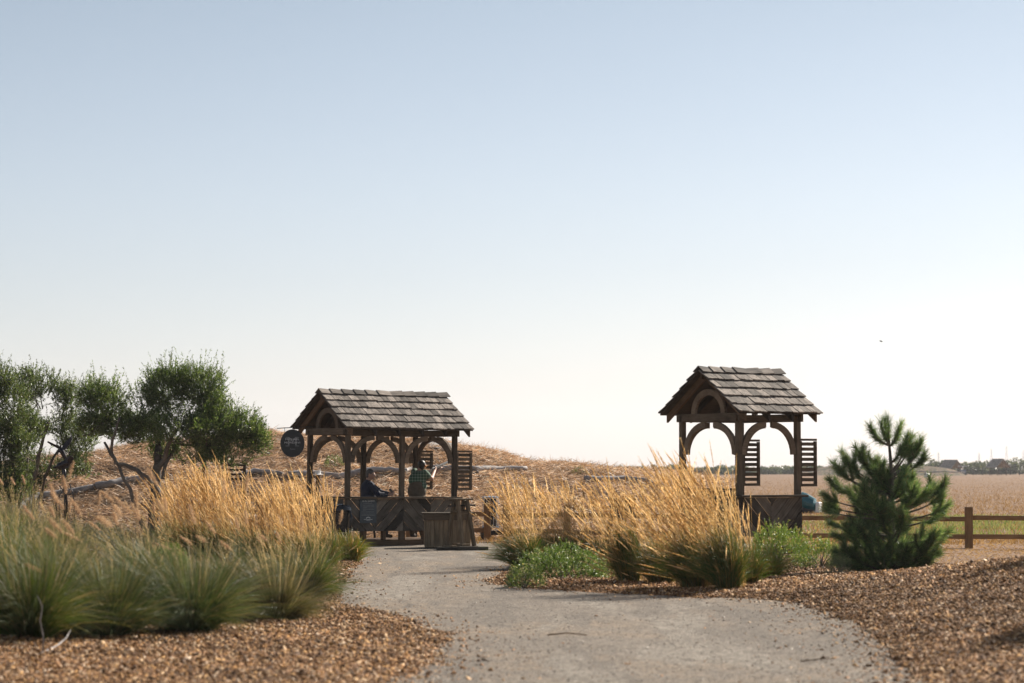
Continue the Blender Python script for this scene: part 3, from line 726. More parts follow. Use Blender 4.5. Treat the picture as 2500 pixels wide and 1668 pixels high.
# ------------------------------------------------------------------ people
def blob(name, caps, voxel, mat, parent, smooth=3, extra=None):
    """continuous surface grown round a list of tapered capsules (p0, r0, p1, r1)"""
    bm = bmesh.new()
    for p0, r0, p1, r1 in caps:
        p0, p1 = Vector(p0), Vector(p1); L = (p1 - p0).length
        for p, r in ((p0, r0), (p1, r1)): bmesh.ops.create_icosphere(bm, subdivisions=3, radius=r, matrix=Matrix.Translation(p))
        if L > 1e-4:
            M = (p1 - p0).to_track_quat('Z', 'Y').to_matrix().to_4x4(); M.translation = (p0 + p1)/2
            bmesh.ops.create_cone(bm, cap_ends=True, segments=24, radius1=r0, radius2=r1, depth=L, matrix=M)
    if extra:
        for c, rad, Mr in extra: bmesh.ops.create_icosphere(bm, subdivisions=3, radius=1, matrix=Matrix.Translation(c) @ (Mr or Matrix.Identity(4)) @ Matrix.Diagonal((*rad, 1)))
    me = bpy.data.meshes.new(name); bm.to_mesh(me); bm.free()
    t = bpy.data.objects.new(name, me); COL.objects.link(t)
    md = t.modifiers.new('r', 'REMESH'); md.mode = 'VOXEL'; md.voxel_size = voxel
    if smooth: s_ = t.modifiers.new('s', 'SMOOTH'); s_.iterations = smooth; s_.factor = .5
    dg = bpy.context.evaluated_depsgraph_get(); m2 = bpy.data.meshes.new_from_object(t.evaluated_get(dg)); bpy.data.objects.remove(t); bpy.data.meshes.remove(me)
    for p in m2.polygons: p.use_smooth = True
    m2.materials.clear(); m2.materials.append(mat); m2.name = name
    return link(name, m2, parent)
def hand_caps(w, d, curl, side):
    """w wrist point, d direction of the hand, side across the knuckles, curl direction the fingers bend to"""
    d, side = Vector(d).normalized(), Vector(side).normalized(); side = (side - d*side.dot(d)).normalized(); c = Vector(curl).normalized()
    caps = [(w, .026, w + d*.03, .03)]; k = w + d*.085
    for i, ln in enumerate((.066, .076, .070, .054)):
        s0 = k + side*(.028 - .0185*i)
        caps.append((w + d*.02 + side*(.018 - .012*i), .017, s0, .013))
        m1 = s0 + (d + c*.5).normalized()*ln*.5; e = m1 + (d*.35 + c).normalized()*ln*.5
        caps += [(s0, .0095, m1, .009), (m1, .009, e, .0078)]
    th = w + d*.03 + side*.034; t1 = th + (d*.7 + side*.6 + c*.4).normalized()*.035; caps += [(w + d*.01 + side*.01, .018, th, .014), (th, .0125, t1, .011), (t1, .011, t1 + (d + c*.6).normalized()*.03, .009)]
    return caps
def head_parts(c, fwd, up, r, hairmat, parent, caps, beard=False):
    """head geometry: returns extra ellipsoids for the body, adds hair"""
    f = Vector(fwd).normalized(); u = Vector(up).normalized(); s = f.cross(u).normalized(); u = s.cross(f)
    M = Matrix((s, f, u)).transposed().to_4x4()
    ex = [(c, (.075, .096, .11), M), (c + f*.03 - u*.045, (.055, .066, .062), M)]              # skull, jaw
    caps += [(c + f*.09 + u*.02, .010, c + f*.114 - u*.018, .014), (c + f*.085 - u*.058, .018, c + f*.09 - u*.052, .016)]  # nose, lips/chin
    caps += [(c + f*.088 + u*.03 + s*.03, .010, c + f*.088 + u*.03 - s*.03, .010)]                  # brow
    for sg in (-1, 1): caps += [(c + s*sg*.077 + u*.012, .014, c + s*sg*.079 - u*.02, .012)]            # ears
    return ex, M
def eyes(c, M, parent):
    for sg in (-1, 1):
        m = MB(); m.sphere(c + M.to_3x3() @ Vector((sg*.03, .087, .012)), .0105, nu=8, nv=6); m.build('eye', M_white, parent, smooth=True)

# --- the shooter
oA = P(1020, 1318, 53.9); oA = K1.matrix_basis @ Vector((K1.matrix_basis.inverted() @ oA)[:]) ; oA.z = FLOOR + .0
A = empty('person', oA); tag(A, 'person in a green plaid shirt and khaki vest aiming a shotgun', 'person')
DA = 53.9
q = lambda px, py, dd=0: P(px, py, DA + dd) - oA
gunB, gunM = P(1038, 1154, DA + .06), P(1101, 1124.5, DA + 1.02)
gd = (gunM - gunB).normalized(); gu = (Vector((0, 0, 1)) - gd*gd.z).normalized(); gs = gd.cross(gu)
hd = q(1031, 1136.5, .04); shR, elR, haR = q(1037, 1155, -.10), q(1053, 1169, .06), gunB - oA + gd*.40 - gu*.05 + gs*.02
shL, elL, haL = q(1012, 1152, .16), q(1050, 1166, .42), gunB - oA + gd*.70 - gu*.055
neck, chest, belly, hips = q(1022, 1153, 0), q(1020, 1168, 0), q(1019, 1190, 0), q(1018, 1212, 0)
caps = [(neck, .058, hd, .055), (shR, .06, elR, .052), (elR, .052, haR - gd*.04, .036), (shL, .06, elL, .052), (elL, .054, haL - gd*.05, .036), (chest, .15, hips, .14)]
fA = (gd + Vector((.10, 0, -.12))).normalized()
ex, HM = head_parts(hd, fA, (0, 0, 1), 1, M_hair, A, caps)
caps += hand_caps(haR - gd*.03, (gu*.5 + gd*.7), gs*-1, gd) + hand_caps(haL - gd*.07, gd, gu, gs*-1)
kR, kL = q(1026, 1265, .05), q(1010, 1265, -.02); fR, fL = q(1030, 1305, .0), q(1006, 1305, -.05); fR.z = .09; fL.z = .09
for hp, k, f in ((hips + Vector((.08, 0, -.06)), kR, fR), (hips + Vector((-.08, 0, -.06)), kL, fL)):
    caps += [(hp, .095, k, .062), (k, .058, f, .042)]
blob('body', caps, .010, M_skin, A, 2, ex); eyes(hd, HM, A)
S3 = HM.to_3x3()
blob('hair', [], .009, M_hair, A, 2, [(hd + S3 @ Vector((0, -.018, .022)), (.083, .098, .103), HM), (hd + S3 @ Vector((0, -.045, -.04)), (.07, .055, .065), HM)])
m = MB()
for sg in (-1, 1): m.sphere(hd + S3 @ Vector((sg*.088, .005, -.02)), .024, (.8, 1, 1.15), M=S3)
mf = m.build('ear_muffs', M_orange, A, smooth=True)
# plaid shirt
def plaid():
    m, n, l, b = nodes('green_plaid'); b.inputs['Roughness'].default_value = .85; t = n.new('ShaderNodeTexCoord'); sp_ = n.new('ShaderNodeSeparateXYZ'); l.new(t.outputs['Object'], sp_.inputs[0])
    cur = None
    for ax, k in (('X', 16), ('Z', 16)):
        a = n.new('ShaderNodeMath'); a.operation = 'MULTIPLY'; a.inputs[1].default_value = k; l.new(sp_.outputs[ax], a.inputs[0])
        f = n.new('ShaderNodeMath'); f.operation = 'FRACT'; l.new(a.outputs[0], f.inputs[0]); g = n.new('ShaderNodeMath'); g.operation = 'LESS_THAN'; g.inputs[1].default_value = .22; l.new(f.outputs[0], g.inputs[0])
        if cur is None: cur = g
        else: h = n.new('ShaderNodeMath'); h.operation = 'ADD'; l.new(cur.outputs[0], h.inputs[0]); l.new(g.outputs[0], h.inputs[1]); cur = h
    d = n.new('ShaderNodeMath'); d.operation = 'MULTIPLY'; d.inputs[1].default_value = .5; l.new(cur.outputs[0], d.inputs[0])
    r = ramp(n, [(0, (.045, .10, .06)), (.5, (.15, .21, .15)), (1, (.36, .42, .34))]); l.new(d.outputs[0], r.inputs[0]); l.new(r.outputs[0], b.inputs['Base Color']); return m
M_plaid = plaid()
eR = shR.lerp(elR, .5); eL = shL.lerp(elL, .45)
blob('shirt', [(neck + Vector((0, 0, -.02)), .075, chest, .16), (shR, .078, eR, .072), (shL, .08, eL, .070), (shR, .08, chest, .15), (shL, .085, chest, .15)], .013, M_plaid, A, 3, [(chest + Vector((-.01, 0, -.04)), (.20, .155, .20), None), (belly + Vector((.01, 0, .03)), (.205, .175, .15), None)])
blob('vest', [(belly + Vector((.0, 0, .02)), .19, hips, .175), (hips, .18, hips + Vector((0, 0, -.06)), .165)], .013, M_khaki, A, 3, [(belly + Vector((-.01, .0, -.08)), (.215, .175, .20), None)])
ty = hips + Vector((0, 0, -.06))
blob('trousers', [(hips, .15, ty, .15)] + [x for hp, k, f in ((ty + Vector((.08, 0, 0)), kR, fR), (ty + Vector((-.08, 0, 0)), kL, fL)) for x in ((hp, .108, k, .075), (k, .072, f, .058))], .013, M_khaki, A, 3)
for f in (fR, fL):
    blob('shoe', [(f + Vector((0, 0, -.035)), .05, f + Vector((.05, .13, -.055)), .038)], .010, M_dark, A, 2)
# --- shotgun
Gn = empty('shotgun', gunB, frame(gunB, gunM).to_euler()); tag(Gn, 'over and under shotgun held up by the person in plaid', 'shotgun')
m = MB(); m.tube([(.42, 0, .012), (1.155, 0, .012)], .0115, 10); m.tube([(.42, 0, -.012), (1.155, 0, -.012)], .0115, 10); m.box((.80, 0, .026), (.72, .006, .004)); m.build('barrels', M_gun, Gn)
m = MB(); m.box((.38, 0, -.004), (.17, .036, .066)); m.build('receiver', M_gun, Gn, bevel=.006)
m = MB(); m.add([(0, -.018, -.085), (0, .018, -.085), (0, .018, .03), (0, -.018, .03), (.30, -.016, -.045), (.30, .016, -.045), (.30, .016, .012), (.30, -.016, .012)], [(0, 1, 2, 3), (7, 6, 5, 4), (0, 4, 5, 1), (1, 5, 6, 2), (2, 6, 7, 3), (3, 7, 4, 0)]); m.build('stock', M_dark, Gn, bevel=.006)
m = MB(); m.tube([(.46, 0, -.02), (.60, 0, -.026), (.74, 0, -.02)], [.026, .028, .02], 10); m.build('fore_end', M_dark, Gn)
m = MB(); m.tube([(.33, 0, -.035), (.34, 0, -.07), (.39, 0, -.072), (.41, 0, -.037)], .004, 6); m.build('trigger_guard', M_gun, Gn)

# --- the seated man
DB = 53.25
oB = P(905, 1300, DB); oB.z = FLOOR
Bp = empty('person', oB); tag(Bp, 'seated person in a navy jacket leaning forward with a controller', 'person')
q = lambda px, py, dd=0: P(px, py, DB + dd) - oB
hd = q(904.5, 1159, 0); neck, chest, belly, hips = q(898, 1177, 0), q(900, 1192, 0), q(901, 1210, 0), q(899, 1225, 0)
shR, elR, haR = q(905, 1184, -.17), q(924, 1208, -.18), q(948, 1208, -.10); shL, elL, haL = q(903, 1184, .17), q(930, 1203, .16), q(950, 1205, .02)
fB = Vector((.93, -.25, -.12)).normalized()
caps = [(neck, .056, hd, .055), (shR, .052, elR, .043), (elR, .04, haR, .028), (shL, .052, elL, .043), (elL, .04, haL, .028), (chest, .14, hips, .14)]
ex, HM = head_parts(hd, fB, (0.05, 0, 1), 1, M_greyhair, Bp, caps); S3 = HM.to_3x3()
kn = [hips + Vector((.36, -.08, -.05)), hips + Vector((.36, .12, -.05))]; ft = [Vector((kn[0].x + .03, -.08, .09)), Vector((kn[1].x - .02, .12, .09))]
for i in (0, 1): caps += [(hips + Vector((0, (-.09, .09)[i], -.03)), .088, kn[i], .06), (kn[i], .056, ft[i], .04)]
caps += hand_caps(haR, (1, .15, .1), (0, .3, .6), (0, .4, 1)) + hand_caps(haL, (1, -.25, .1), (0, -.4, .6), (0, -.2, 1))
blob('body', caps, .010, M_skin, Bp, 2, ex); eyes(hd, HM, Bp)
blob('hair', [], .009, M_greyhair, Bp, 2, [(hd + S3 @ Vector((0, -.016, .03)), (.083, .096, .10), HM), (hd + S3 @ Vector((0, -.045, -.025)), (.076, .058, .075), HM)])
blob('jacket', [(neck + Vector((0, 0, 0)), .072, chest, .15), (shR, .078, elR, .066), (elR, .064, haR - Vector((.04, 0, 0)), .05), (shL, .078, elL, .066), (elL, .064, haL - Vector((.04, 0, 0)), .05), (shR, .075, chest, .14), (shL, .075, chest, .14), (chest, .16, hips, .17)], .012, M_navy, Bp, 3, [(chest + Vector((-.015, 0, -.02)), (.165, .20, .20), None)])
blob('trousers', [(hips, .15, hips + Vector((.02, 0, -.02)), .15)] + [x for i in (0, 1) for x in ((hips + Vector((0, (-.09, .09)[i], -.03)), .10, kn[i], .074), (kn[i], .072, ft[i], .055))], .013, M_denim, Bp, 3)
for f in ft: blob('shoe', [(f + Vector((-.03, 0, -.035)), .048, f + Vector((.12, 0, -.055)), .036)], .010, M_dark, Bp, 2)
m = MB(); pz = elR.lerp(haR, .1); dr = (haR - elR).normalized()
for k in range(6): 
    c0 = pz + dr*(.03 + .032*k) + Vector((0, -.066, .0 + .006*math.sin(k*2))); m.box(c0, (.018, .006, .014 if k % 2 else .022))
m.build('sleeve_stitching', M_inkdim, Bp)
ct = P(955.5, 1199.5, DB - .04); Ct = empty('trap_controller', ct, (0, R(-35), 0)); tag(Ct, 'small dark hand controller held by the seated person', 'controller')
m = MB(); m.box((0, 0, 0), (.05, .05, .13)); m.build('controller_body', M_blackpl, Ct, bevel=.008); m = MB(); m.lathe([(.009, .065), (.009, .08), (.005, .083)], n=10); m.build('button', M_orange, Ct)
# stool
so = oB + Vector((hips.x - .0, 0, 0)); St = empty('bar_stool', so); tag(St, 'tall dark stool under the seated person in navy', 'stool')
hz = hips.z - .12
m = MB(); m.lathe([(.02, hz - .05), (.17, hz - .045), (.18, hz - .02), (.17, hz), (.02, hz)], n=24); m.build('seat', M_dark, St)
for a in range(4):
    an = R(45 + 90*a); m = MB(); m.tube([(math.cos(an)*.11, math.sin(an)*.11, hz - .045), (math.cos(an)*.21, math.sin(an)*.21, 0)], .018, 8); m.build('leg', M_dark, St)
m = MB(); m.tube([(.178*math.cos(R(15*k)), .178*math.sin(R(15*k)), .25) for k in range(25)], .010, 6, cap=False); m.build('foot_ring', M_dark, St)

# ------------------------------------------------------------------ planter box and gun stands in front of the kiosk
def crate(px0, px1, D, h, label):
    w = (px1 - px0)/FPX*D; x = (px0 - 1250)/FPX*D
    C_ = empty('slatted_box', (x, D, float(gh(x, D))), (0, 0, R(4))); tag(C_, label, 'box'); dp = .62; t = .022
    n = int(w/.085)
    for (a, b) in (((0, 0), (w, 0)), ((w, 0), (w, dp)), ((w, dp), (0, dp)), ((0, dp), (0, 0))):
        L = math.hypot(b[0]-a[0], b[1]-a[1]); k = max(4, int(L/.088)); dx, dy = (b[0]-a[0])/L, (b[1]-a[1])/L
        for i in range(k):
            s = L*(i + .5)/k; p = Vector((a[0] + dx*s, a[1] + dy*s, 0))
            timber('slat', p + Vector((0, 0, .03)), p + Vector((0, 0, h - .10 + rnd.uniform(-.003, .003))), t if dx == 0 else L/k - .008, L/k - .008 if dx == 0 else t, M_crate, C_, up=(0, 1, 0))
    for (a, b) in (((-.03, -.035), (w + .03, -.035)), ((w + .035, -.03), (w + .035, dp + .03)), ((w + .03, dp + .035), (-.03, dp + .035)), ((-.035, dp + .03), (-.035, -.03))):
        timber('rim', (*a, h - .09), (*b, h - .09), .028, .12, M_timber, C_)
    m = MB(); m.box((w/2, dp/2, h - .012), (w + .16, dp + .14, .03)); m.build('lid', M_timber, C_, bevel=.004)
    return C_
crate(1040, 1148, 51.0, .755, 'tan wooden box with vertical slats standing before the larger kiosk')
def gun_stand(px0, px1, ytop, D, label, mat, dp=.55, lean=.14, base=True):
    w = (px1 - px0)/FPX*D; x = (px0 - 1250)/FPX*D; z0 = float(gh(x, D)); H = P(px0, ytop, D).z - z0
    w = w*.75; ya = R(34); dp = .66; cx_ = x + (px1 - px0)/FPX*D/2; Rm = Matrix.Rotation(ya, 3, 'Z'); o_ = Vector((cx_, D, z0)) - Rm @ Vector((w/2, dp/2, 0)); G_ = empty('gun_stand', o_, (0, 0, ya)); tag(G_, label, 'gun stand', 'A-frame gun stands')
    timber('top_board', (-.06, dp/2, H - .02), (w + .06, dp/2, H - .02), .26, .04, mat, G_)
    m = MB(); k = 6
    # shelf board with notches for barrels
    for i in range(k): m.box((w*(i + .5)/k, dp/2 - .09, H - .26), (w/k - .05, .05, .05))
    m.box((w/2, dp/2 - .05, H - .26), (w, .03, .05)); m.build('notched_rest', mat, G_)
    timber('shelf', (-.10, dp/2 + .02, H - .16), (w + .16, dp/2 + .02, H - .145), .14, .03, M_dark, G_)
    for xx, sx in ((.06, -1), (w - .06, 1)):
        for sy in (-1, 1):
            timber('leg', (xx, dp/2 + sy*.06, H - .045), (xx + sx*lean, dp/2 + sy*(dp/2 - .03), .07), .06, .09, mat, G_, up=(0, 1, 0))
    for sy in (-1, 1): timber('cross_rail', (.0, dp/2 + sy*.12, H - .30), (w, dp/2 + sy*.12, H - .30), .03, .07, mat, G_)
    if base:
        for sx, xx in ((-1, .06 - lean), (1, w - .06 + lean)): timber('foot', (xx, -.06, .045), (xx, dp + .1, .045), .09, .09, mat, G_)
        timber('base_plank', (-lean - .02, .04, .115), (w*.45, .04, .115), .20, .045, mat, G_); timber('base_plank', (w*.55, dp - .08, .115), (w + lean, dp - .08, .115), .20, .045, mat, G_)
    return G_
gun_stand(1098, 1152, 1217, 50.2, 'brown A-frame gun stand before the slatted box', M_stand, lean=.03)
timber_sk = empty('timber_skid', (*P(1066, 1334, 49.7).xy, float(gh(-1.5, 49.7)))); tag(timber_sk, 'long grey timber lying flat at the foot of the gun stand', 'timber')
timber('beam', (0, 0, .045), (.55, .0, .045), .13, .07, M_board, timber_sk); timber('beam', (.46, -.16, .05), (1.06, -.13, .05), .14, .09, M_board, timber_sk)
gun_stand(1484, 1552, 1216, 47.0, 'dark A-frame gun stand half hidden behind the golden grass', M_dark, lean=.03)

# black bin by the kiosk's left corner
xb = P(832, 1300, 51.2); B_ = empty('waste_bin', (xb.x, 51.2, float(gh(xb.x, 51.2)))); tag(B_, 'black plastic waste bin standing at the left corner of the larger kiosk', 'bin')
m = MB(); m.lathe([(.15, 0), (.16, .02), (.20, .78), (.205, .80)], n=24); m.build('bin_body', M_blackpl, B_, smooth=False)
m = MB(); m.lathe([(.225, .76), (.235, .80), (.23, .84), (.19, .90), (.08, .93), (.02, .935)], n=24); m.build('lid', M_blackpl, B_, smooth=True)
m = MB(); m.tube([(-.22, 0, .82), (-.25, -.02, .92), (-.22, -.04, 1.02), (-.17, -.04, 1.0)], .018, 8); m.build('handle', M_blackpl, B_, smooth=True)
m = MB(); m.tube([(.20, -.12, .80), (.235, -.13, .62), (.21, -.14, .45), (.215, -.12, .30)], [.03, .022, .02, .006], 6); m.build('liner', M_blackpl, B_, smooth=True)

# ------------------------------------------------------------------ fence
def fence(px_posts, Ds, label, hgt=.88):
    F0 = Vector(((px_posts[0] - 1250)/FPX*Ds[0], Ds[0], 0)); E = empty('rail_fence', F0); tag(E, label, 'fence', 'split rail fences')
    pts = []
    for px, D in zip(px_posts, Ds): p = onz(px, D); p.z = float(gh(p.x, p.y)); pts.append(p - F0)
    for p in pts: 
        a = rnd.uniform(-.012, .012); timber('post', p + Vector((0, 0, -.05)), p + Vector((a, 0, hgt + rnd.uniform(-.02, .02))), .155, .135, M_fence, E, up=(0, 1, 0), bevel=.008)
    for a, b in zip(pts, pts[1:]):
        for z in (.63, .26):
            j = rnd.uniform(-.02, .02); o = timber('rail', a + Vector((.05, .0, z + j)), b + Vector((-.05, .0, z + rnd.uniform(-.02, .02))), .055, .10, M_fence, E, bevel=.012)
    return E
fence([1237, 1384, 1640, 1905, 2140, 2362, 2600], [55, 54, 53.2, 52.6, 52, 51.3, 50.8], 'brown split rail fence running right from the larger kiosk', .87)
fence([455, 640, 800, 1000, 1190], [57.0, 56.8, 56.5, 56.2, 55.9], 'brown split rail fence behind the larger kiosk and golden grass', .87)

# ------------------------------------------------------------------ trap machine behind the fence
x0 = onz(1198, 57.2); T_ = empty('clay_trap', x0, (0, 0, R(10))); tag(T_, 'black clay trap machine with rodded magazine behind the fence', 'trap machine')
m = MB(); m.lathe([(.13, .32), (.15, .34), (.15, .95), (.13, .97)], n=20); m.build('magazine', M_blackpl, T_)
m = MB()
for k in range(14): a = 2*math.pi*k/14; m.tube([(.185*math.cos(a), .185*math.sin(a), .30), (.185*math.cos(a), .185*math.sin(a), 1.0)], .005, 5)
m.build('rods', M_white, T_)
m = MB(); m.lathe([(.2, .985), (.205, 1.0), (.2, 1.02), (.03, 1.03)], n=20); m.lathe([(.2, .29), (.205, .305), (.2, .32)], n=20); m.build('magazine_plate', solid('pale_blue_metal', (.35, .42, .5), .4), T_)
m = MB(); m.box((.15, 0, .17), (.75, .35, .10)); m.box((-.1, 0, .25), (.2, .25, .1)); m.build('chassis', M_black, T_, bevel=.01)
for dx, dy in ((-.15, -.2), (.45, -.2)):
    m = MB(); Mw = Matrix.Rotation(R(90), 3, 'X')
    m.tube([(dx, dy - .04, .13), (dx, dy + .04, .13)], .13, 18); m.build('wheel', M_blackpl, T_)
m = MB(); m.lathe([(.02, .60), (.26, .60), (.26, .625), (.02, .63)], c=(.48, .02, 0), n=24); m.build('throwing_plate', M_white, T_)
m = MB(); m.box((.30, .02, .50), (.06, .06, .25)); m.build('plate_post', M_black, T_)

# white tub on a stake behind the kiosk
p = hit(776, 1200); p = Vector((P(776, 1160, 57.5).x, 57.5, float(surf(P(776, 1160, 57.5).x, 57.5)))); Wt = empty('white_tub', p); tag(Wt, 'small white tub on a brown stake seen through the larger kiosk', 'tub')
zt = P(776, 1160, 57.5).z - p.z
m = MB(); m.box((0, 0, zt/2), (.09, .09, zt - .01)); m.build('stake', M_brown, Wt)
m = MB(); m.lathe([(.13, zt), (.14, zt + .015), (.07, zt + .03), (.075, zt + .10), (.06, zt + .105)], n=20); m.build('tub', M_white, Wt)

# dark slatted frame under the olive crown
p0 = onz(548, 58.0); zt = P(548, 1130, 58.0).z - p0.z; Fr = empty('garden_screen', p0); tag(Fr, 'dark wooden frame with thin slats under the olive tree crown', 'frame')
w = 100/FPX*58
for xx in (-w/2, w/2): timber('post', (xx, 0, -.1), (xx, 0, zt), .07, .07, M_dark, Fr)
for k in range(4): timber('slat', (-w/2 + .50, 0, zt - .06 - .11*k), (w/2 - .036, 0, zt - .06 - .11*k), .02, .045, M_dark, Fr)

# ------------------------------------------------------------------ logs on the hill
def log(pts, r0, label):
    W = []
    for px, py in pts:
        p = hit(px, py, 50); W.append(p)
    o = W[0].copy(); E = empty('fallen_log', o); tag(E, label, 'log', 'pale logs on the straw slope')
    # resample with wander
    Q, rr = [], []
    for i in range(len(W) - 1):
        for k in range(5):
            t = k/5; Q.append(W[i].lerp(W[i+1], t) + Vector((0, -.03, .075 + .012*math.sin(2*i + .9*k))))
    Q.append(W[-1] + Vector((0, 0, .07))); nQ = len(Q)
    rr = [r0*.82*(1 - .35*i/nQ)*rnd.uniform(.93, 1.07) for i in range(nQ)]
    m = MB(); V = [q_ - o for q_ in Q]; m.tube(V, rr, 12); m.build('log_trunk', M_log, E, smooth=True)
    for k in range(2):
        i = rnd.randrange(2, nQ - 1); b = Q[i] - o; m = MB(); m.tube([b, b + Vector((rnd.uniform(-.2, .2), -.1, -.25)), b + Vector((rnd.uniform(-.3, .3), -.2, -.45))], [r0*.35, r0*.25, r0*.12], 7); m.build('branch_stub', M_log, E, smooth=True)
log([(30, 1258), (95, 1222), (170, 1212), (235, 1204)], .15, 'shaded fallen log lying under the leftmost trees')
log([(236, 1203), (270, 1192), (300, 1180), (352, 1184)], .13, 'pale grey log lying on the slope behind the forked trunk')
log([(700, 1170), (760, 1166), (830, 1170), (900, 1166), (950, 1164), (985, 1157), (1012, 1154)], .11, 'long pale log on the slope seen through the larger kiosk')
log([(585, 1170), (620, 1164), (660, 1166), (690, 1170)], .10, 'short pale log on the slope behind the round hanging sign')
log([(1050, 1160), (1100, 1158), (1160, 1158), (1220, 1156), (1285, 1153)], .12, 'pale log on the slope right of the louvred shutter')
log([(1428, 1184), (1470, 1180), (1530, 1182), (1600, 1186)], .09, 'thin pale log lying low on the slope behind the golden grass')
# grey slab near the crest
m = MB(); 
tp = hit(1062, 1092, 50); tx = np.linspace(tp.x - .42, tp.x + .62, 14); ty = np.linspace(tp.y - .9, tp.y + .6, 14)
tz = lambda X, Y: hh(X, Y) + .10 + .03*bumps(X*6, Y*5, 1)
o = grid_sheet('grey_tarp', tx, ty, lambda X, Y: tz(X, Y), solid('grey_tarp', (.27, .25, .23), .8, 0, .3, 6), lambda X, Y: np.abs((X - tp.x - .1)*.7 + (Y - tp.y)*.15) + .35*np.abs(Y - tp.y + .15) < .42); tag(o, 'grey weathered tarp patch lying near the crest behind the larger kiosk', 'tarp')
pa = [hit(1010, 1086, 50), hit(1050, 1072, 50), hit(1100, 1096, 50), hit(1060, 1108, 50)]
# twig on the crest
p = hit(1283, 1118, 50); Tw = empty('dead_sapling', p); tag(Tw, 'bare dead sapling standing on the crest of the slope', 'sapling')
m = MB(); m.tube([(0, 0, -.05), (.02, 0, .2), (-.03, 0, .42)], [.014, .01, .004], 5); m.tube([(.02, 0, .2), (.10, .03, .33)], [.008, .003], 5); m.tube([(.01, 0, .12), (-.1, -.02, .24)], [.008, .003], 5); m.tube([(0, 0, .28), (.05, 0, .38)], [.006, .002], 5); m.build('stem', M_bark, Tw)

# ------------------------------------------------------------------ plants: helpers
def arr(v): return np.array(v, float)
def leaves(Pt, Dr, L, W, cols, jit=.25, r=rg):
    """diamond leaves at points Pt along directions Dr"""
    n = len(Pt); L = np.broadcast_to(L, n)*r.uniform(.7, 1.25, n); W = np.broadcast_to(W, n)*r.uniform(.8, 1.2, n)
    D = Dr/(np.linalg.norm(Dr, axis=1)[:, None] + 1e-9); f = r.normal(0, 1, (n, 3)); S = np.cross(D, f); S /= (np.linalg.norm(S, axis=1)[:, None] + 1e-9)
    N = np.cross(D, S)*L[:, None]*.08
    V = np.stack([Pt, Pt + D*(L*.5)[:, None] + S*(W*.5)[:, None] + N, Pt + D*L[:, None], Pt + D*(L*.5)[:, None] - S*(W*.5)[:, None] + N], 1).reshape(-1, 3)
    F = np.arange(n*4).reshape(n, 4); c = np.repeat(palette(n, cols, jit, r), 4, 0)
    return V, F, c
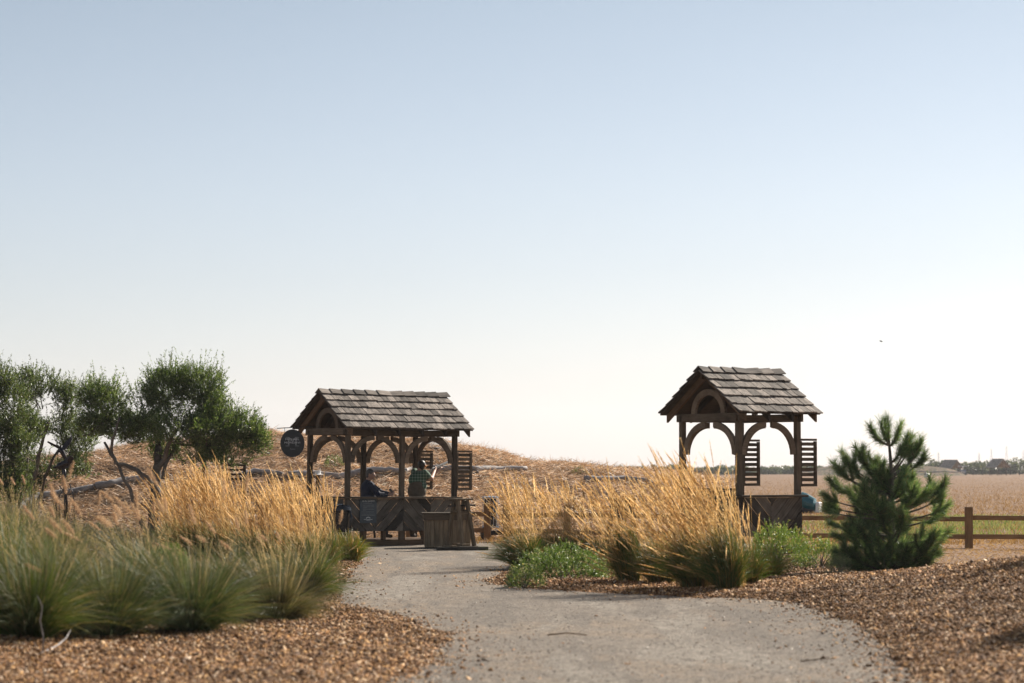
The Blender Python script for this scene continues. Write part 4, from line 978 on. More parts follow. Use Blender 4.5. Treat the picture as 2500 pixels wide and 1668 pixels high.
def grass_clump(name, px, py, h, label, group, n_green=500, n_stem=150, spread=.5, lean=(-.35, 0), green=((.060, .115, .022), (.045, .09, .02), (.085, .145, .03), (.13, .15, .04)), gold=((.62, .47, .27), (.72, .57, .36), (.52, .37, .19), (.82, .69, .50), (.42, .28, .13)), seed=0, gh_=.62, rad=.13, base=None, cat='ornamental grass', stem_tone=None, plume_len=.30):
    r = np.random.default_rng(seed + 300); o = base or hit(px, py, 12); E = empty(name, o); tag(E, label, cat, group)
    # leaves
    n = int(n_green*2.3); gh_ = gh_*1.28; spread = spread*1.12; a = r.uniform(0, 2*np.pi, n); rr = rad*np.sqrt(r.uniform(0, 1, n)); B = np.stack([rr*np.cos(a), rr*np.sin(a), np.zeros(n) - .02], 1)
    out = r.uniform(.1, 1, n)**.8*spread; hh_ = gh_*r.uniform(.45, 1.15, n)*(1.1 - .55*out/spread); a2 = a + r.normal(0, .5, n)
    T = B + np.stack([out*np.cos(a2) + lean[0]*.35*gh_, out*np.sin(a2), hh_*.85], 1); C_ = B + np.stack([out*.35*np.cos(a2), out*.35*np.sin(a2), hh_*1.0], 1)
    c = palette(n, green, .25, r); c1 = c*1.15; dry = r.uniform(0, 1, n) > .78; c[dry] = palette(dry.sum(), [(.26, .18, .075), (.32, .20, .08)], .2, r); c1[dry] = c[dry]*1.2
    V, F, C = ribbons(B, C_, T, r.uniform(.006, .012, n), np.full(n, .0015), c, c1, K=4, r=r)
    tag(mk('leaf_blades', V, F, M_green, E, C), kind='stuff')
    if n_stem:
        n = int(n_stem*1.2); a = r.uniform(0, 2*np.pi, n); rr = rad*2.1*np.sqrt(r.uniform(0, 1, n)); B = np.stack([rr*np.cos(a), rr*np.sin(a), np.zeros(n)], 1)
        H = h*r.beta(3.2, 1.9, n)*1.06 + .12*h*r.uniform(-1, 1, n); sp_ = r.normal(0, .105, n)*h; ln = np.clip(r.normal(1, .30, n), .2, 1.55)
        T = B + np.stack([sp_ + lean[0]*h*.66*ln, r.normal(0, .16, n)*h + lean[1]*h, H*np.sqrt(np.clip(1 - (.35*ln*lean[0])**2, .3, 1))], 1)
        C_ = B + (T - B)*np.array([.16, .16, .62]) + r.normal(0, .02, (n, 3))
        st = palette(n, stem_tone or [(.33, .22, .085), (.42, .29, .12), (.20, .17, .055)], .2, r); g = palette(n, gold, .18, r)
        s1 = ribbons(B, C_, T, np.full(n, .004), np.full(n, .0022), st, g, K=5, r=r)
        # plume over the last third of the curve
        t0 = 1 - plume_len*r.uniform(.7, 1.2, n)[:, None]
        p0 = (1-t0)**2*B + 2*t0*(1-t0)*C_ + t0**2*T; tm = (t0 + 1)/2; pm = (1-tm)**2*B + 2*tm*(1-tm)*C_ + tm**2*T; pc = 2*pm - .5*p0 - .5*T
        s2 = crosshair(p0, pc, T, np.full(n, .003), np.full(n, .001), g*.9, g*1.05, K=4, wmid=r.uniform(.006, .014, n))
        # loose spikelets along the plume
        m_ = 22; tt = r.uniform(0, 1, (n, m_, 1)); q0 = (1-tt)**2*p0[:, None] + 2*tt*(1-tt)*pc[:, None] + tt**2*T[:, None]; q0 = q0.reshape(-1, 3); ax = np.repeat(T - p0, m_, 0); ax /= np.linalg.norm(ax, axis=1)[:, None]
        dd = ax + r.normal(0, .28, (n*m_, 3)); s3 = leaves(q0, dd, .036, .0055, gold, .25, r)
        V, F, C = join([s1, s2]); tag(mk('stems', V, F, M_plume, E, C), kind='stuff')
        tag(mk('seed_heads', *s3[:2], M_plume, E, s3[2]), kind='stuff')
    return E
GG = 'golden feather grasses beside the path'
gl = [  # px, py base, plume height, seed, greens, stems, label, gh, spread
    (425, 1352, 1.40, 1, 420, 120, 'golden feather grass nearest the forked tree trunk'),
    (480, 1366, 1.56, 2, 520, 190, 'tall golden feather grass left of the dark garden screen'),
    (545, 1372, 1.76, 3, 520, 200, 'tallest golden feather grass in front of the dark garden screen'),
    (600, 1380, 1.54, 21, 520, 130, 'golden feather grass right of the dark garden screen'),
    (652, 1396, 1.30, 4, 620, 90, 'thinner golden feather grass in the middle of the left row'),
    (702, 1396, 1.56, 5, 600, 170, 'golden feather grass under the round hanging sign'),
    (748, 1402, 1.60, 22, 600, 170, 'golden feather grass under the rear left post of the larger kiosk'),
    (796, 1388, 1.50, 6, 520, 130, 'golden feather grass just left of the black waste bin'),
]
for px, py, H, sd_, ng, ns, lb in gl: grass_clump('feather_grass', px, py, H, lb, GG, ng, ns, seed=sd_, lean=(-.24, 0), spread=.40)
grass_clump('feather_grass', 848, 1375, .5, 'low bright green clump at the left edge of the gravel path', GG, 620, 14, seed=8, gh_=.52, spread=.46, rad=.17, green=((.14, .20, .03), (.10, .15, .03), (.20, .22, .04), (.32, .22, .05)))
gr = [
    (1282, 1392, 1.60, 11, 700, 140, 'golden feather grass over the dark mound at the path bend', .58, .58, -.28),
    (1352, 1382, 1.54, 12, 560, 130, 'golden feather grass behind the small green shrub', .55, .48, -.27),
    (1412, 1384, 1.46, 31, 560, 105, 'golden feather grass right of centre in front of the rail fence post', .55, .46, -.27),
    (1470, 1390, 1.36, 13, 460, 55, 'sparse golden feather grass left of the dark gun stand', .5, .42, -.30),
    (1535, 1432, 1.68, 14, 900, 110, 'upright dark green grass with golden heads in the right bed', .80, .20, -.34),
    (1616, 1435, 1.70, 15, 560, 115, 'golden feather grass right of the upright dark clump', .70, .40, -.36),
    (1700, 1446, 1.84, 16, 900, 210, 'tallest golden feather grass leaning before the smaller kiosk', .80, .44, -.34),
    (1775, 1448, 1.80, 17, 860, 180, 'dense golden feather grass before the corner post of the smaller kiosk', .80, .42, -.33),
    (1822, 1436, 1.30, 18, 620, 60, 'greener feather grass at the right end of the right row', .62, .40, -.28),
]
for px, py, H, sd_, ng, ns, lb, g_, sp_, le in gr: grass_clump('feather_grass', px, py, H, lb, GG, ng, ns, seed=sd_, gh_=g_, spread=sp_, lean=(le, 0))
grass_clump('feather_grass', 1868, 1418, .5, 'low green grass clump left of the yellow-flecked shrub', GG, 420, 10, seed=19, gh_=.5, spread=.5, rad=.15, green=((.12, .17, .03), (.17, .20, .04)))

def fountain_grass(px, py, size, label, seed, plumes=7, tone=0, n=3600):
    size *= 1.30; r = np.random.default_rng(seed + 900); o = hit(px, py, 12); E = empty('fountain_grass', o); tag(E, label, 'ornamental grass', 'green fountain grasses in the left bed')
    rad = .12*size; a = r.uniform(0, 2*np.pi, n); rr = rad*np.sqrt(r.uniform(0, 1, n)); B = np.stack([rr*np.cos(a), rr*np.sin(a), np.zeros(n) - .02], 1)
    nt = 70; ti = r.integers(0, nt, n); ta = r.uniform(0, 2*np.pi, nt); te = np.arccos(r.uniform(.18, 1, nt)**.85); tl = r.uniform(.62, 1.08, nt)
    a = ta[ti] + r.normal(0, .10, n); rr = rad*np.sqrt(r.uniform(.1, 1, nt))[ti] + r.normal(0, .01, n); B = np.stack([rr*np.cos(a), rr*np.sin(a), np.zeros(n) - .02], 1)
    stray = r.uniform(0, 1, n) > .82
    el = np.where(stray, np.arccos(r.uniform(.15, 1, n)), te[ti] + r.normal(0, .09, n)); a2 = a + r.normal(0, .16, n) + stray*r.normal(0, .6, n); L = size*tl[ti]*r.uniform(.55, 1.0, n)*np.where(stray, r.uniform(.8, 1.15, n), 1)
    dr = np.stack([np.sin(el)*np.cos(a2), np.sin(el)*np.sin(a2), np.cos(el)*.95 + .10], 1)
    T = B + dr*L[:, None] + np.array([-.06*size, 0, 0]); T[:, 2] -= .07*size*np.sin(el); T[:, 2] = np.maximum(T[:, 2], .03)
    C_ = B + dr*(L*.5)[:, None]*np.array([.75, .75, 1.25]) + np.array([0, 0, .14*size])
    pal = [((.040, .075, .026), (.058, .098, .036), (.078, .115, .044), (.105, .125, .055)), ((.055, .10, .016), (.08, .12, .024), (.11, .13, .036), (.04, .075, .014)), ((.075, .078, .036), (.11, .098, .052), (.055, .065, .026), (.15, .125, .075))][tone]
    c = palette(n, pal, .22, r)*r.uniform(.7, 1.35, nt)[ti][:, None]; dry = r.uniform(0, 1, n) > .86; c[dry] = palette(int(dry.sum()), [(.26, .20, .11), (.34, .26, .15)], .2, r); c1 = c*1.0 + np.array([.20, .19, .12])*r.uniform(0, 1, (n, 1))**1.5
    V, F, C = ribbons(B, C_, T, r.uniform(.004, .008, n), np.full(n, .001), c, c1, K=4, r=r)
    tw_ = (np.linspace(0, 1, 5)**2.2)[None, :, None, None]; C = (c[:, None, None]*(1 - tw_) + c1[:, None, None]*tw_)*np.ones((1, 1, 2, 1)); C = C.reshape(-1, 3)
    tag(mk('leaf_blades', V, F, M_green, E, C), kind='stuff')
    nw = [38, 46, 85][tone]; aw = r.uniform(0, 2*np.pi, nw); ew = r.uniform(.03, .75, nw); Lw = size*r.uniform(.75, 1.18, nw); Bw = np.stack([rad*.6*np.cos(aw), rad*.6*np.sin(aw), np.zeros(nw)], 1)
    dw = np.stack([np.sin(ew)*np.cos(aw) - .16, np.sin(ew)*np.sin(aw), np.cos(ew)], 1); Tw_ = Bw + dw*Lw[:, None]; Cw = Bw + dw*(Lw*.55)[:, None] + np.array([.03, 0, .07*size]); cw = palette(nw, [(.32, .27, .16), (.42, .35, .23), (.24, .22, .12)], .2, r)
    V, F, C = ribbons(Bw, Cw, Tw_, np.full(nw, .0035), np.full(nw, .002), cw*.55, cw, K=5, r=r, wmid=np.full(nw, .001))
    tq = r.uniform(.72, 1, (nw, 16, 1)); Pq = (1-tq)**2*Bw[:, None] + 2*tq*(1-tq)*Cw[:, None] + tq**2*Tw_[:, None]; lq = leaves(Pq.reshape(-1, 3), np.repeat(dw, 16, 0) + r.normal(0, .45, (nw*16, 3)), .022, .0035, [(.52, .43, .29), (.42, .34, .20)], .2, r)
    V, F, C = join([(V, F, C), lq]); tag(mk('seed_stalks', V, F, M_plume, E, C), kind='stuff')
    for k in range(plumes):
        aa = r.uniform(0, 2*np.pi); e = r.uniform(.05, .75); D = Vector((math.sin(e)*math.cos(aa) - .22, math.sin(e)*math.sin(aa), math.cos(e))).normalized(); L = size*r.uniform(.9, 1.28)
        b = Vector((0, 0, 0)); t_ = D*L; ln = r.uniform(.15, .24); n_ = 420; tt = r.uniform(0, 1, n_)
        ax = (D + Vector((-.25, 0, -.25))).normalized(); pts = arr(t_)[None] + tt[:, None]*ln*arr(ax)[None]; rd = r.normal(0, 1, (n_, 3)) + arr(ax)[None]*.8; ln *= 1.0
        sh = (np.sin(np.pi*np.clip(tt, .03, .99))**.5)
        v1 = leaves(pts, rd, .034*sh + .004, .0032, [(.44, .32, .24), (.52, .39, .30), (.38, .26, .20), (.56, .46, .37)], .2, r)
        v2 = ribbons(arr([b]), arr([b.lerp(t_, .5) + Vector((.03, 0, .04))]), arr([t_ + ax*ln]), np.array([.003]), np.array([.0015]), arr([(.24, .22, .10)]), arr([(.4, .3, .2)]), K=5, r=r)
        V, F, C = join([v2, v1]); tag(mk('flower_spike', V, F, M_plume, E, C))
    return E
fg = [  # px, py(base), size, label, plumes, tone
    (462, 1556, .95, 'large blue-green fountain grass in the middle of the left bed', 9, 0),
    (672, 1528, .74, 'small tan-tipped fountain grass nearest the path', 3, 2),
    (262, 1566, .84, 'fountain grass between the middle clump and the left edge', 8, 0),
    (70, 1572, .98, 'fountain grass filling the lower left corner of the frame', 2, 1),
    (748, 1466, .68, 'bright green grass clump arching onto the gravel path', 2, 1),
    (20, 1470, 1.0, 'olive green fountain grass left of the dark gap in the bed', 5, 1),
    (-20, 1425, 1.10, 'tall fountain grass cut by the left edge of the frame', 2, 1),
    (330, 1432, .66, 'fountain grass in the second row with a pink spike above', 6, 0),
    (568, 1470, .70, 'fountain grass behind the large blue-green one', 5, 0),
    (60, 1365, .98, 'pale fountain grass before the leftmost tree', 6, 2),
    (690, 1440, .50, 'small green fountain grass behind the tan-tipped one', 2, 1),
    (360, 1505, .80, 'fountain grass filling the gap left of the large blue-green one', 4, 0),
    (150, 1512, .86, 'grey-green fountain grass above the curved dry stick', 5, 0),
    (130, 1395, .72, 'tan-tipped fountain grass in the back row near the left edge', 5, 2),
]
for i, (px, py, sz, lb, pl, to) in enumerate(fg): fountain_grass(px, py, sz, lb, i, pl, to)

def shrub(name, px, py, w, h, label, seed, cols, flecks=None, n_shoot=420, ll=.020, lw=.009, per=26, upright=.8, base=None, group=None, mat=None):
    r = np.random.default_rng(seed + 500); o = base or hit(px, py, 12); E = empty(name, o); tag(E, label, 'shrub', group)
    u = r.normal(0, 1, (n_shoot, 3)); u[:, 2] = np.abs(u[:, 2]); u /= np.linalg.norm(u, axis=1)[:, None]; rr = r.uniform(.35, 1, n_shoot)**.5
    S_ = u*rr[:, None]*np.array([w/2, w/2, h*.85]); lump = 1 + .16*np.sin(S_[:, 0]*9 + seed)*np.cos(S_[:, 1]*8); S_ *= lump[:, None]
    D = u + np.array([0, 0, upright]) + r.normal(0, .25, (n_shoot, 3)); D /= np.linalg.norm(D, axis=1)[:, None]; L = r.uniform(.08, .2, n_shoot)*h*1.3
    tt = r.uniform(0, 1, (n_shoot, per)); Pt = S_[:, None] + D[:, None]*(tt*L[:, None])[..., None]; Pt = Pt.reshape(-1, 3); Dr = np.repeat(D, per, 0)*.7 + r.normal(0, .7, (n_shoot*per, 3))
    Pt[:, 2] = np.maximum(Pt[:, 2], .01)
    s1 = leaves(Pt, Dr, ll, lw, cols, .3, r)
    if flecks:
        k = n_shoot//3; Q = (S_ + D*L[:, None])[:k]; Q = np.repeat(Q, 5, 0) + r.normal(0, .008, (k*5, 3)); s1 = join([s1, leaves(Q, r.normal(0, 1, (k*5, 3)), ll*.9, lw*1.2, flecks, .2, r)])
    tag(mk('foliage', s1[0], s1[1], mat or M_leaf, E, s1[2]), kind='stuff')
    m = MB()
    for k in range(14):
        v = S_[k]*.8; m.tube([(0, 0, -.02), (v[0]*.4, v[1]*.4, v[2]*.5), tuple(v)], [.012, .007, .003], 5)
    m.build('stems', M_bark, E)
    return E
gc = [(.10, .18, .032), (.14, .22, .048), (.20, .265, .07), (.06, .115, .022)]
fl = [(.55, .42, .08), (.60, .52, .22), (.62, .56, .45)]
shrub('coyote_bush', 1378, 1418, 1.45, .56, 'low green shrub in front of the golden grass at the path bend', 1, [(.10, .17, .04), (.145, .22, .055), (.20, .26, .09), (.06, .11, .028)], fl[2:], 1100, per=34)
shrub('coyote_bush', 1285, 1438, .62, .34, 'smallest green shrub spilling onto the gravel at the path bend', 2, [(.085, .135, .04), (.12, .175, .055), (.17, .21, .09)], fl[1:], 300)
shrub('coyote_bush', 1902, 1378, 1.15, .74, 'yellow-flecked green shrub before the smaller kiosk', 3, [(.125, .21, .032), (.175, .26, .05), (.23, .29, .07), (.08, .13, .022)], fl, 800, per=30)
shrub('coyote_bush', 2004, 1392, .85, .62, 'green shrub between the smaller kiosk and the pine', 4, gc, fl[:2], 480)
shrub('silver_bush', 2046, 1410, .42, .42, 'grey-green wispy shrub at the left foot of the pine', 5, [(.20, .22, .15), (.27, .28, .20), (.14, .16, .10)], None, 240, ll=.016, lw=.004, per=24)
lv = [(.055, .065, .045), (.08, .09, .06), (.11, .11, .085), (.045, .055, .035)]
for i, (px, py, w, h_, lb) in enumerate([(175, 1345, 1.3, .62, 'dark lavender bush below the bird sculpture'), (300, 1368, 1.1, .60, 'dark lavender bush left of the forked trunk'), (245, 1330, 1.0, .50, 'lavender bush at the foot of the straw slope'), (400, 1398, .9, .42, 'low dark green bush at the foot of the forked trunk')]):
    shrub('lavender_bush', px, py, w, h_, lb, 10 + i, lv if i < 3 else gc, [(.30, .22, .20), (.22, .17, .17)] if i < 3 else None, 700, ll=.03, lw=.004, per=24, upright=2.2, group='dark lavender bushes')
shrub('hillside_weed', 0, 0, .55, .35, 'small green weed growing on the straw slope inside the kiosk arch', 20, [(.08, .13, .04), (.13, .18, .07), (.20, .22, .10)], None, 110, ll=.04, lw=.01, per=12, base=hit(815, 1142, 50))
shrub('hillside_weed', 0, 0, .4, .22, 'pale green weed on the slope above the golden grass', 21, [(.12, .16, .06), (.20, .22, .10)], None, 60, ll=.03, lw=.008, per=10, base=hit(1415, 1160, 50))

# ------------------------------------------------------------------ olive trees
def tree(name, base, D, stems, lobes, label, leafn, cols, seed=0, group=None, ll=.058, lw=.015, twigs=1500):
    """stems: list of ([(px,py,dd)...], r0, r1); lobes: (px, py, rx px, ry px, dd, weight) seen outlines with real depth"""
    r = np.random.default_rng(seed + 700); x, y = base; o = onz(x, D); E = empty(name, o); tag(E, label, 'tree', group)
    sc = FPX/D
    for k, (pts, r0, r1) in enumerate(stems):
        W = [P(a, b, D + d) - o for a, b, d in pts]; Q = []
        for i in range(len(W) - 1):
            for t in (0, .33, .66): Q.append(W[i].lerp(W[i+1], t) + Vector(r.normal(0, .012, 3))*(i + t > 0))
        Q.append(W[-1]); n_ = len(Q); m = MB(); m.tube(Q, [r0 + (r1 - r0)*i/(n_-1) for i in range(n_)], 9); m.build('trunk' if k == 0 else 'limb', M_bark, E, smooth=True)
    wsum = sum(l[5] for l in lobes); parts = []; bm = MB(); tips = []
    for (px, py, rx, ry, dd, wt) in lobes:
        py += 10; ry -= 10; rx -= 4
        nT = int(twigs*wt/wsum); c = arr(P(px, py, D + dd) - o); u = r.normal(0, 1, (nT, 3)); u /= np.linalg.norm(u, axis=1)[:, None]; rr = r.uniform(.12, 1, nT)**.45
        S_ = c + u*rr[:, None]*np.array([rx/sc, (rx + ry)/2/sc*.9, ry/sc])*(1 + .20*np.sin(u[:, 0:1]*5 + seed + px)*np.cos(u[:, 2:3]*4 + py))
        # break the outline into clumps with gaps
        ns = np.sin(S_[:, 0]*5.1 + seed) + np.sin(S_[:, 1]*4.7 + 1.3*seed) + np.sin(S_[:, 2]*5.6 + .7); S_ = S_[ns + r.normal(0, .45, nT) > -.72]; u_ = (S_ - c); u_ /= np.linalg.norm(u_, axis=1)[:, None]
        k = len(S_); Dd = u_*.55 + np.array([-.02, 0, .75]) + r.normal(0, .32, (k, 3)); Dd /= np.linalg.norm(Dd, axis=1)[:, None]
        topb = np.clip((S_[:, 2] - c[2])/(ry/sc), 0, 1); L = r.uniform(.14, .34, k)*(1 + 1.5*topb*r.uniform(0, 1, k)**2.5)
        per = max(6, leafn//twigs); tt = r.uniform(0, 1, (k, per)); Pt = S_[:, None] + Dd[:, None]*(tt*L[:, None])[..., None]
        Lr = np.repeat(Dd, per, 0)*1.0 + r.normal(0, .55, (k*per, 3)); tone = np.repeat(r.uniform(.6, 1.45, k), per*4)[:, None]
        v, f, c_ = leaves(Pt.reshape(-1, 3), Lr, ll, lw, cols, .22, r); parts.append((v, f, c_*tone))
        tw = ribbons(S_, S_ + Dd*(L*.5)[:, None], S_ + Dd*L[:, None], np.full(k, .007), np.full(k, .002), palette(k, [(.12, .10, .07)], .2, r), palette(k, [(.14, .14, .08)], .2, r), K=1, r=r); parts.append(tw)
        for _ in range(4):      # inner boughs
            j = r.integers(0, k); cc_ = Vector(c) + Vector((r.normal(0, .12), r.normal(0, .12), -ry/sc*.75)); e_ = Vector(S_[j]); bm.tube([cc_, cc_.lerp(e_, .5) + Vector(r.normal(0, .05, 3)), e_], [.016, .010, .004], 6)
    v, f, c_ = join(parts); tag(mk('crown', v, f, M_leaf, E, c_))
    tag(bm.build('boughs', M_bark, E, smooth=True), kind='stuff')
    return E
oc = [(.08, .135, .034), (.11, .17, .044), (.15, .20, .065), (.25, .29, .17), (.055, .10, .024)]
tree('olive_tree', (375, 1316), 55.5, [
    ([(376, 1320, 0), (374, 1270, 0), (380, 1215, 0), (384, 1150, .1), (388, 1090, .1)], .15, .09),
    ([(384, 1150, .1), (400, 1120, 0), (412, 1080, -.2), (440, 1030, -.3)], .075, .03),
    ([(388, 1095, .1), (380, 1050, .2), (372, 1010, .2)], .07, .03),
    ([(389, 1215, 0), (380, 1190, -.1), (345, 1158, -.2), (310, 1136, -.2), (283, 1132, -.2), (272, 1100, -.2), (280, 1060, -.3), (292, 1020, -.3)], .065, .025),
    ([(372, 1310, -.1), (350, 1290, -.25), (343, 1262, -.3), (328, 1240, -.3), (322, 1205, -.3), (303, 1170, -.3), (288, 1136, -.2), (270, 1110, -.2), (255, 1080, -.1)], .055, .028),
    ([(385, 1310, 0), (410, 1290, .1), (440, 1270, .2), (470, 1225, .2)], .07, .03),
    ([(398, 1170, 0), (405, 1130, 0), (430, 1085, .2), (500, 1090, .5), (560, 1060, .6)], .05, .02),
    ([(500, 1140, .6), (505, 1090, .6), (520, 1060, .6)], .04, .02)],
    [(255, 985, 58, 62, 0, 1.3), (300, 1040, 60, 40, .2, .8), (225, 1035, 40, 35, 0, .5), (350, 985, 48, 60, .3, .8), (405, 950, 58, 60, 0, 1.4), (490, 945, 62, 62, .2, 1.6), (430, 1040, 75, 55, -.5, 1.5), (520, 1045, 75, 55, 0, 1.5), (590, 1050, 60, 52, .3, 1.2), (560, 1110, 65, 30, .1, .8), (400, 1090, 40, 35, .3, .4), (620, 1075, 35, 40, .3, .5), (340, 1045, 50, 45, 0, .9), (480, 1000, 60, 60, .1, 1.1), (550, 1010, 50, 40, .2, .7), (480, 1100, 70, 38, .2, 1.0), (425, 915, 50, 34, .1, .35), (230, 960, 40, 45, .1, .5)],
    'large olive tree with a forked trunk left of the golden grass', 150000, oc, 1, 'olive trees on the left', twigs=7400)
tree('olive_tree', (30, 1288), 56.5, [
    ([(36, 1290, 0), (22, 1265, 0), (20, 1235, 0), (30, 1200, 0), (32, 1150, 0), (30, 1080, 0)], .07, .03),
    ([(26, 1275, 0), (45, 1235, .1), (62, 1180, .2), (68, 1120, .3)], .05, .025)],
    [(25, 985, 60, 75, 0, 1.3), (5, 1070, 60, 55, .2, 1.1), (-40, 1010, 60, 80, .2, .8), (60, 1090, 45, 45, 0, .7), (-10, 930, 40, 45, 0, .6), (15, 1140, 60, 55, .2, 1.0), (-20, 1180, 60, 55, 0, .8), (50, 1200, 40, 40, .2, .45)],
    'dark olive tree cut by the left edge of the frame', 75000, [(.055, .09, .03), (.08, .12, .04), (.11, .15, .055), (.19, .21, .13), (.04, .065, .022)], 2, 'olive trees on the left', twigs=3300)
tree('olive_tree', (82, 1262), 58.5, [
    ([(76, 1270, 0), (80, 1240, 0), (78, 1200, 0), (88, 1150, 0), (100, 1090, 0), (118, 1030, 0)], .08, .03),
    ([(84, 1250, 0), (100, 1210, .1), (110, 1160, .1), (135, 1110, .1), (160, 1070, .2)], .055, .02)],
    [(95, 945, 62, 68, 0, 1.4), (120, 1010, 62, 60, .2, 1.2), (160, 985, 38, 55, 0, .8), (70, 1040, 50, 45, .3, .8), (190, 1080, 55, 60, .3, 1.0), (150, 1130, 60, 45, .4, .8), (90, 1130, 55, 50, .4, .7), (215, 1120, 45, 45, .2, .5), (60, 1175, 45, 35, .3, .4)],
    'dense olive tree behind the bird sculpture', 90000, [(.06, .10, .032), (.09, .13, .042), (.12, .155, .055), (.20, .23, .14), (.04, .07, .022)], 3, 'olive trees on the left', twigs=4200)

# ------------------------------------------------------------------ bird sculpture
DS = 52.5; oS = onz(152, DS); Bd = empty('bird_sculpture', oS); tag(Bd, 'dark bronze sculpture of two herons above bent reeds', 'sculpture')
q = lambda px, py, dd=0: P(px, py, DS + dd) - oS
blob('bird', [(q(151, 1102), .055, q(158, 1116), .045), (q(151, 1100), .045, q(146, 1094), .03), (q(146, 1094), .022, q(140, 1108, -.02), .014), (q(140, 1108, -.02), .014, q(143, 1116), .006), (q(158, 1116), .04, q(160, 1124), .012)], .012, M_bronze, Bd, 2)
def wing(pts, t, name='wing'):
    V = [q(*p) for p in pts]; n = len(V); nrm = Vector((0, t, 0)); m = MB()
    F = [tuple(range(n)), tuple(range(2*n-1, n-1, -1))] + [(i, i+n, (i+1) % n + n, (i+1) % n) for i in range(n)]
    m.add([v - nrm for v in V] + [v + nrm for v in V], F); m.build(name, M_bronze, Bd)
wing([(146, 1096, 0), (135, 1092, -.05), (124, 1086, -.1), (115, 1080, -.15), (117, 1077, -.15), (128, 1082, -.1), (138, 1087, -.05), (150, 1092, 0)], .012)
wing([(150, 1094, 0), (157, 1082, .05), (166, 1073, .1), (173, 1066, .12), (175, 1062, .12), (176, 1072, .12), (172, 1082, .1), (163, 1094, .05), (156, 1100, 0)], .012)
blob('bird', [(q(146, 1138), .075, q(163, 1130), .075), (q(163, 1130), .07, q(176, 1122), .03), (q(146, 1138), .05, q(128, 1143), .012)], .012, M_bronze, Bd, 2)
wing([(158, 1120, -.03), (168, 1114, -.06), (174, 1112, -.07), (180, 1118, -.06), (178, 1128, -.04), (166, 1142, -.03), (150, 1148, -.02)], .012)
for pts, r_ in (([(157, 1145), (159, 1160), (158, 1176), (160, 1205), (163, 1230), (162, 1250)], .028), ([(154, 1146), (152, 1170), (156, 1190), (157, 1215), (160, 1240)], .018), ([(145, 1186), (153, 1196), (160, 1212), (163, 1232), (166, 1252)], .014), ([(170, 1182), (176, 1200), (181, 1222), (182, 1250)], .012),
               ([(152, 1200), (144, 1210), (138, 1228), (137, 1250)], .014), ([(148, 1192), (146, 1206), (145, 1230), (146, 1252)], .009), ([(130, 1205), (129, 1225), (134, 1245), (142, 1262)], .011), ([(157, 1178), (164, 1190), (170, 1196)], .012), ([(135, 1210), (136, 1232), (134, 1255)], .009)):
    W = [q(a, b, rnd.uniform(-.1, .1)) for a, b in pts]; W[-1].z = -.02 if pts[-1][1] > 1235 else W[-1].z
    m = MB(); m.tube(W, [r_]*(len(W) - 1) + [r_*.7], 7); m.build('reed', M_bronze, Bd, smooth=True)

# ------------------------------------------------------------------ pine
DP = 37.3; oP = onz(2174, DP); Pn = empty('pine_tree', oP); tag(Pn, 'bushy young pine tree on the right bank', 'tree')
r = np.random.default_rng(77); q = lambda px, py, dd=0: P(px, py, DP + dd) - oP
trk = [q(2177, 1392), q(2176, 1300), q(2175, 1220), q(2177, 1170), q(2174, 1120), q(2171, 1086), q(2169, 1050)]
m = MB(); trk[0].z = -.05; m.tube(trk, [.07, .06, .045, .038, .026, .02, .012], 9); m.build('trunk', M_bark, Pn, smooth=True)
def trunk_at(z):
    for a, b in zip(trk, trk[1:]):
        if a.z <= z <= b.z: return a.lerp(b, (z - a.z)/(b.z - a.z))
    return trk[-1] if z > trk[-1].z else trk[0]
NB, ND, NL, NT = [], [], [], []
bm = MB()
def bough(tip, zb, tuft=.34, dens=1.1, shoots=2):
    b = trunk_at(zb); c = Vector((b.x + (tip.x - b.x)*.78, b.y + (tip.y - b.y)*.78, b.z + (tip.z - b.z)*.28)); N_ = 12; pts = []
    for i in range(N_ + 1):
        t = i/N_; pts.append((1-t)**2*b + 2*t*(1-t)*c + t*t*tip)
    L = sum((pts[i+1] - pts[i]).length for i in range(N_)); bm.tube(pts, [.020*(1 - .75*i/N_) for i in range(N_+1)], 6)
    def tuft_on(b, c, tip, fr, n, tone):
        t = 1 - fr*r.uniform(0, 1, n)**.9; t = np.clip(t, 0, 1)[:, None]; Pt = (1-t)**2*arr(b) + 2*t*(1-t)*arr(c) + t**2*arr(tip)
        D = 2*(1-t)*(arr(c) - arr(b)) + 2*t*(arr(tip) - arr(c)); D /= (np.linalg.norm(D, axis=1)[:, None] + 1e-9)
        nd = D*1.0 + r.normal(0, .50, (n, 3)); nd /= np.linalg.norm(nd, axis=1)[:, None]
        NB.append(Pt + r.normal(0, .006, (n, 3))); ND.append(nd); NL.append(r.uniform(.07, .16, n)*(1.1 - .25*(1 - t[:, 0]))); NT.append(np.full(n, tone))
    fr = min(.95, max(.35, tuft/max(L, .05))); n = int(430*dens*min(L*fr, .6)/.42); tone = r.uniform(.7, 1.6)
    tuft_on(b, c, tip, fr, n, tone)
    if L > .3:
        for k_ in range(shoots):
            t = r.uniform(.35, .85); p_ = (1-t)**2*b + 2*t*(1-t)*c + t*t*tip; d_ = (tip - c).normalized(); side = Vector(r.normal(0, 1, 3)); side = (side - d_*side.dot(d_)).normalized()
            ln = r.uniform(.14, .26)*min(1, L/.5); m_ = p_ + (d_*.5 + side*.8).normalized()*ln*.55; e_ = m_ + (d_*.5 + side*.25 + Vector((0, 0, .75))).normalized()*ln*.6
            bm.tube([p_, m_, e_], [.008, .006, .004], 5); tuft_on(p_, m_, e_, .95, int(210*ln/.2*dens), tone*r.uniform(.8, 1.3))
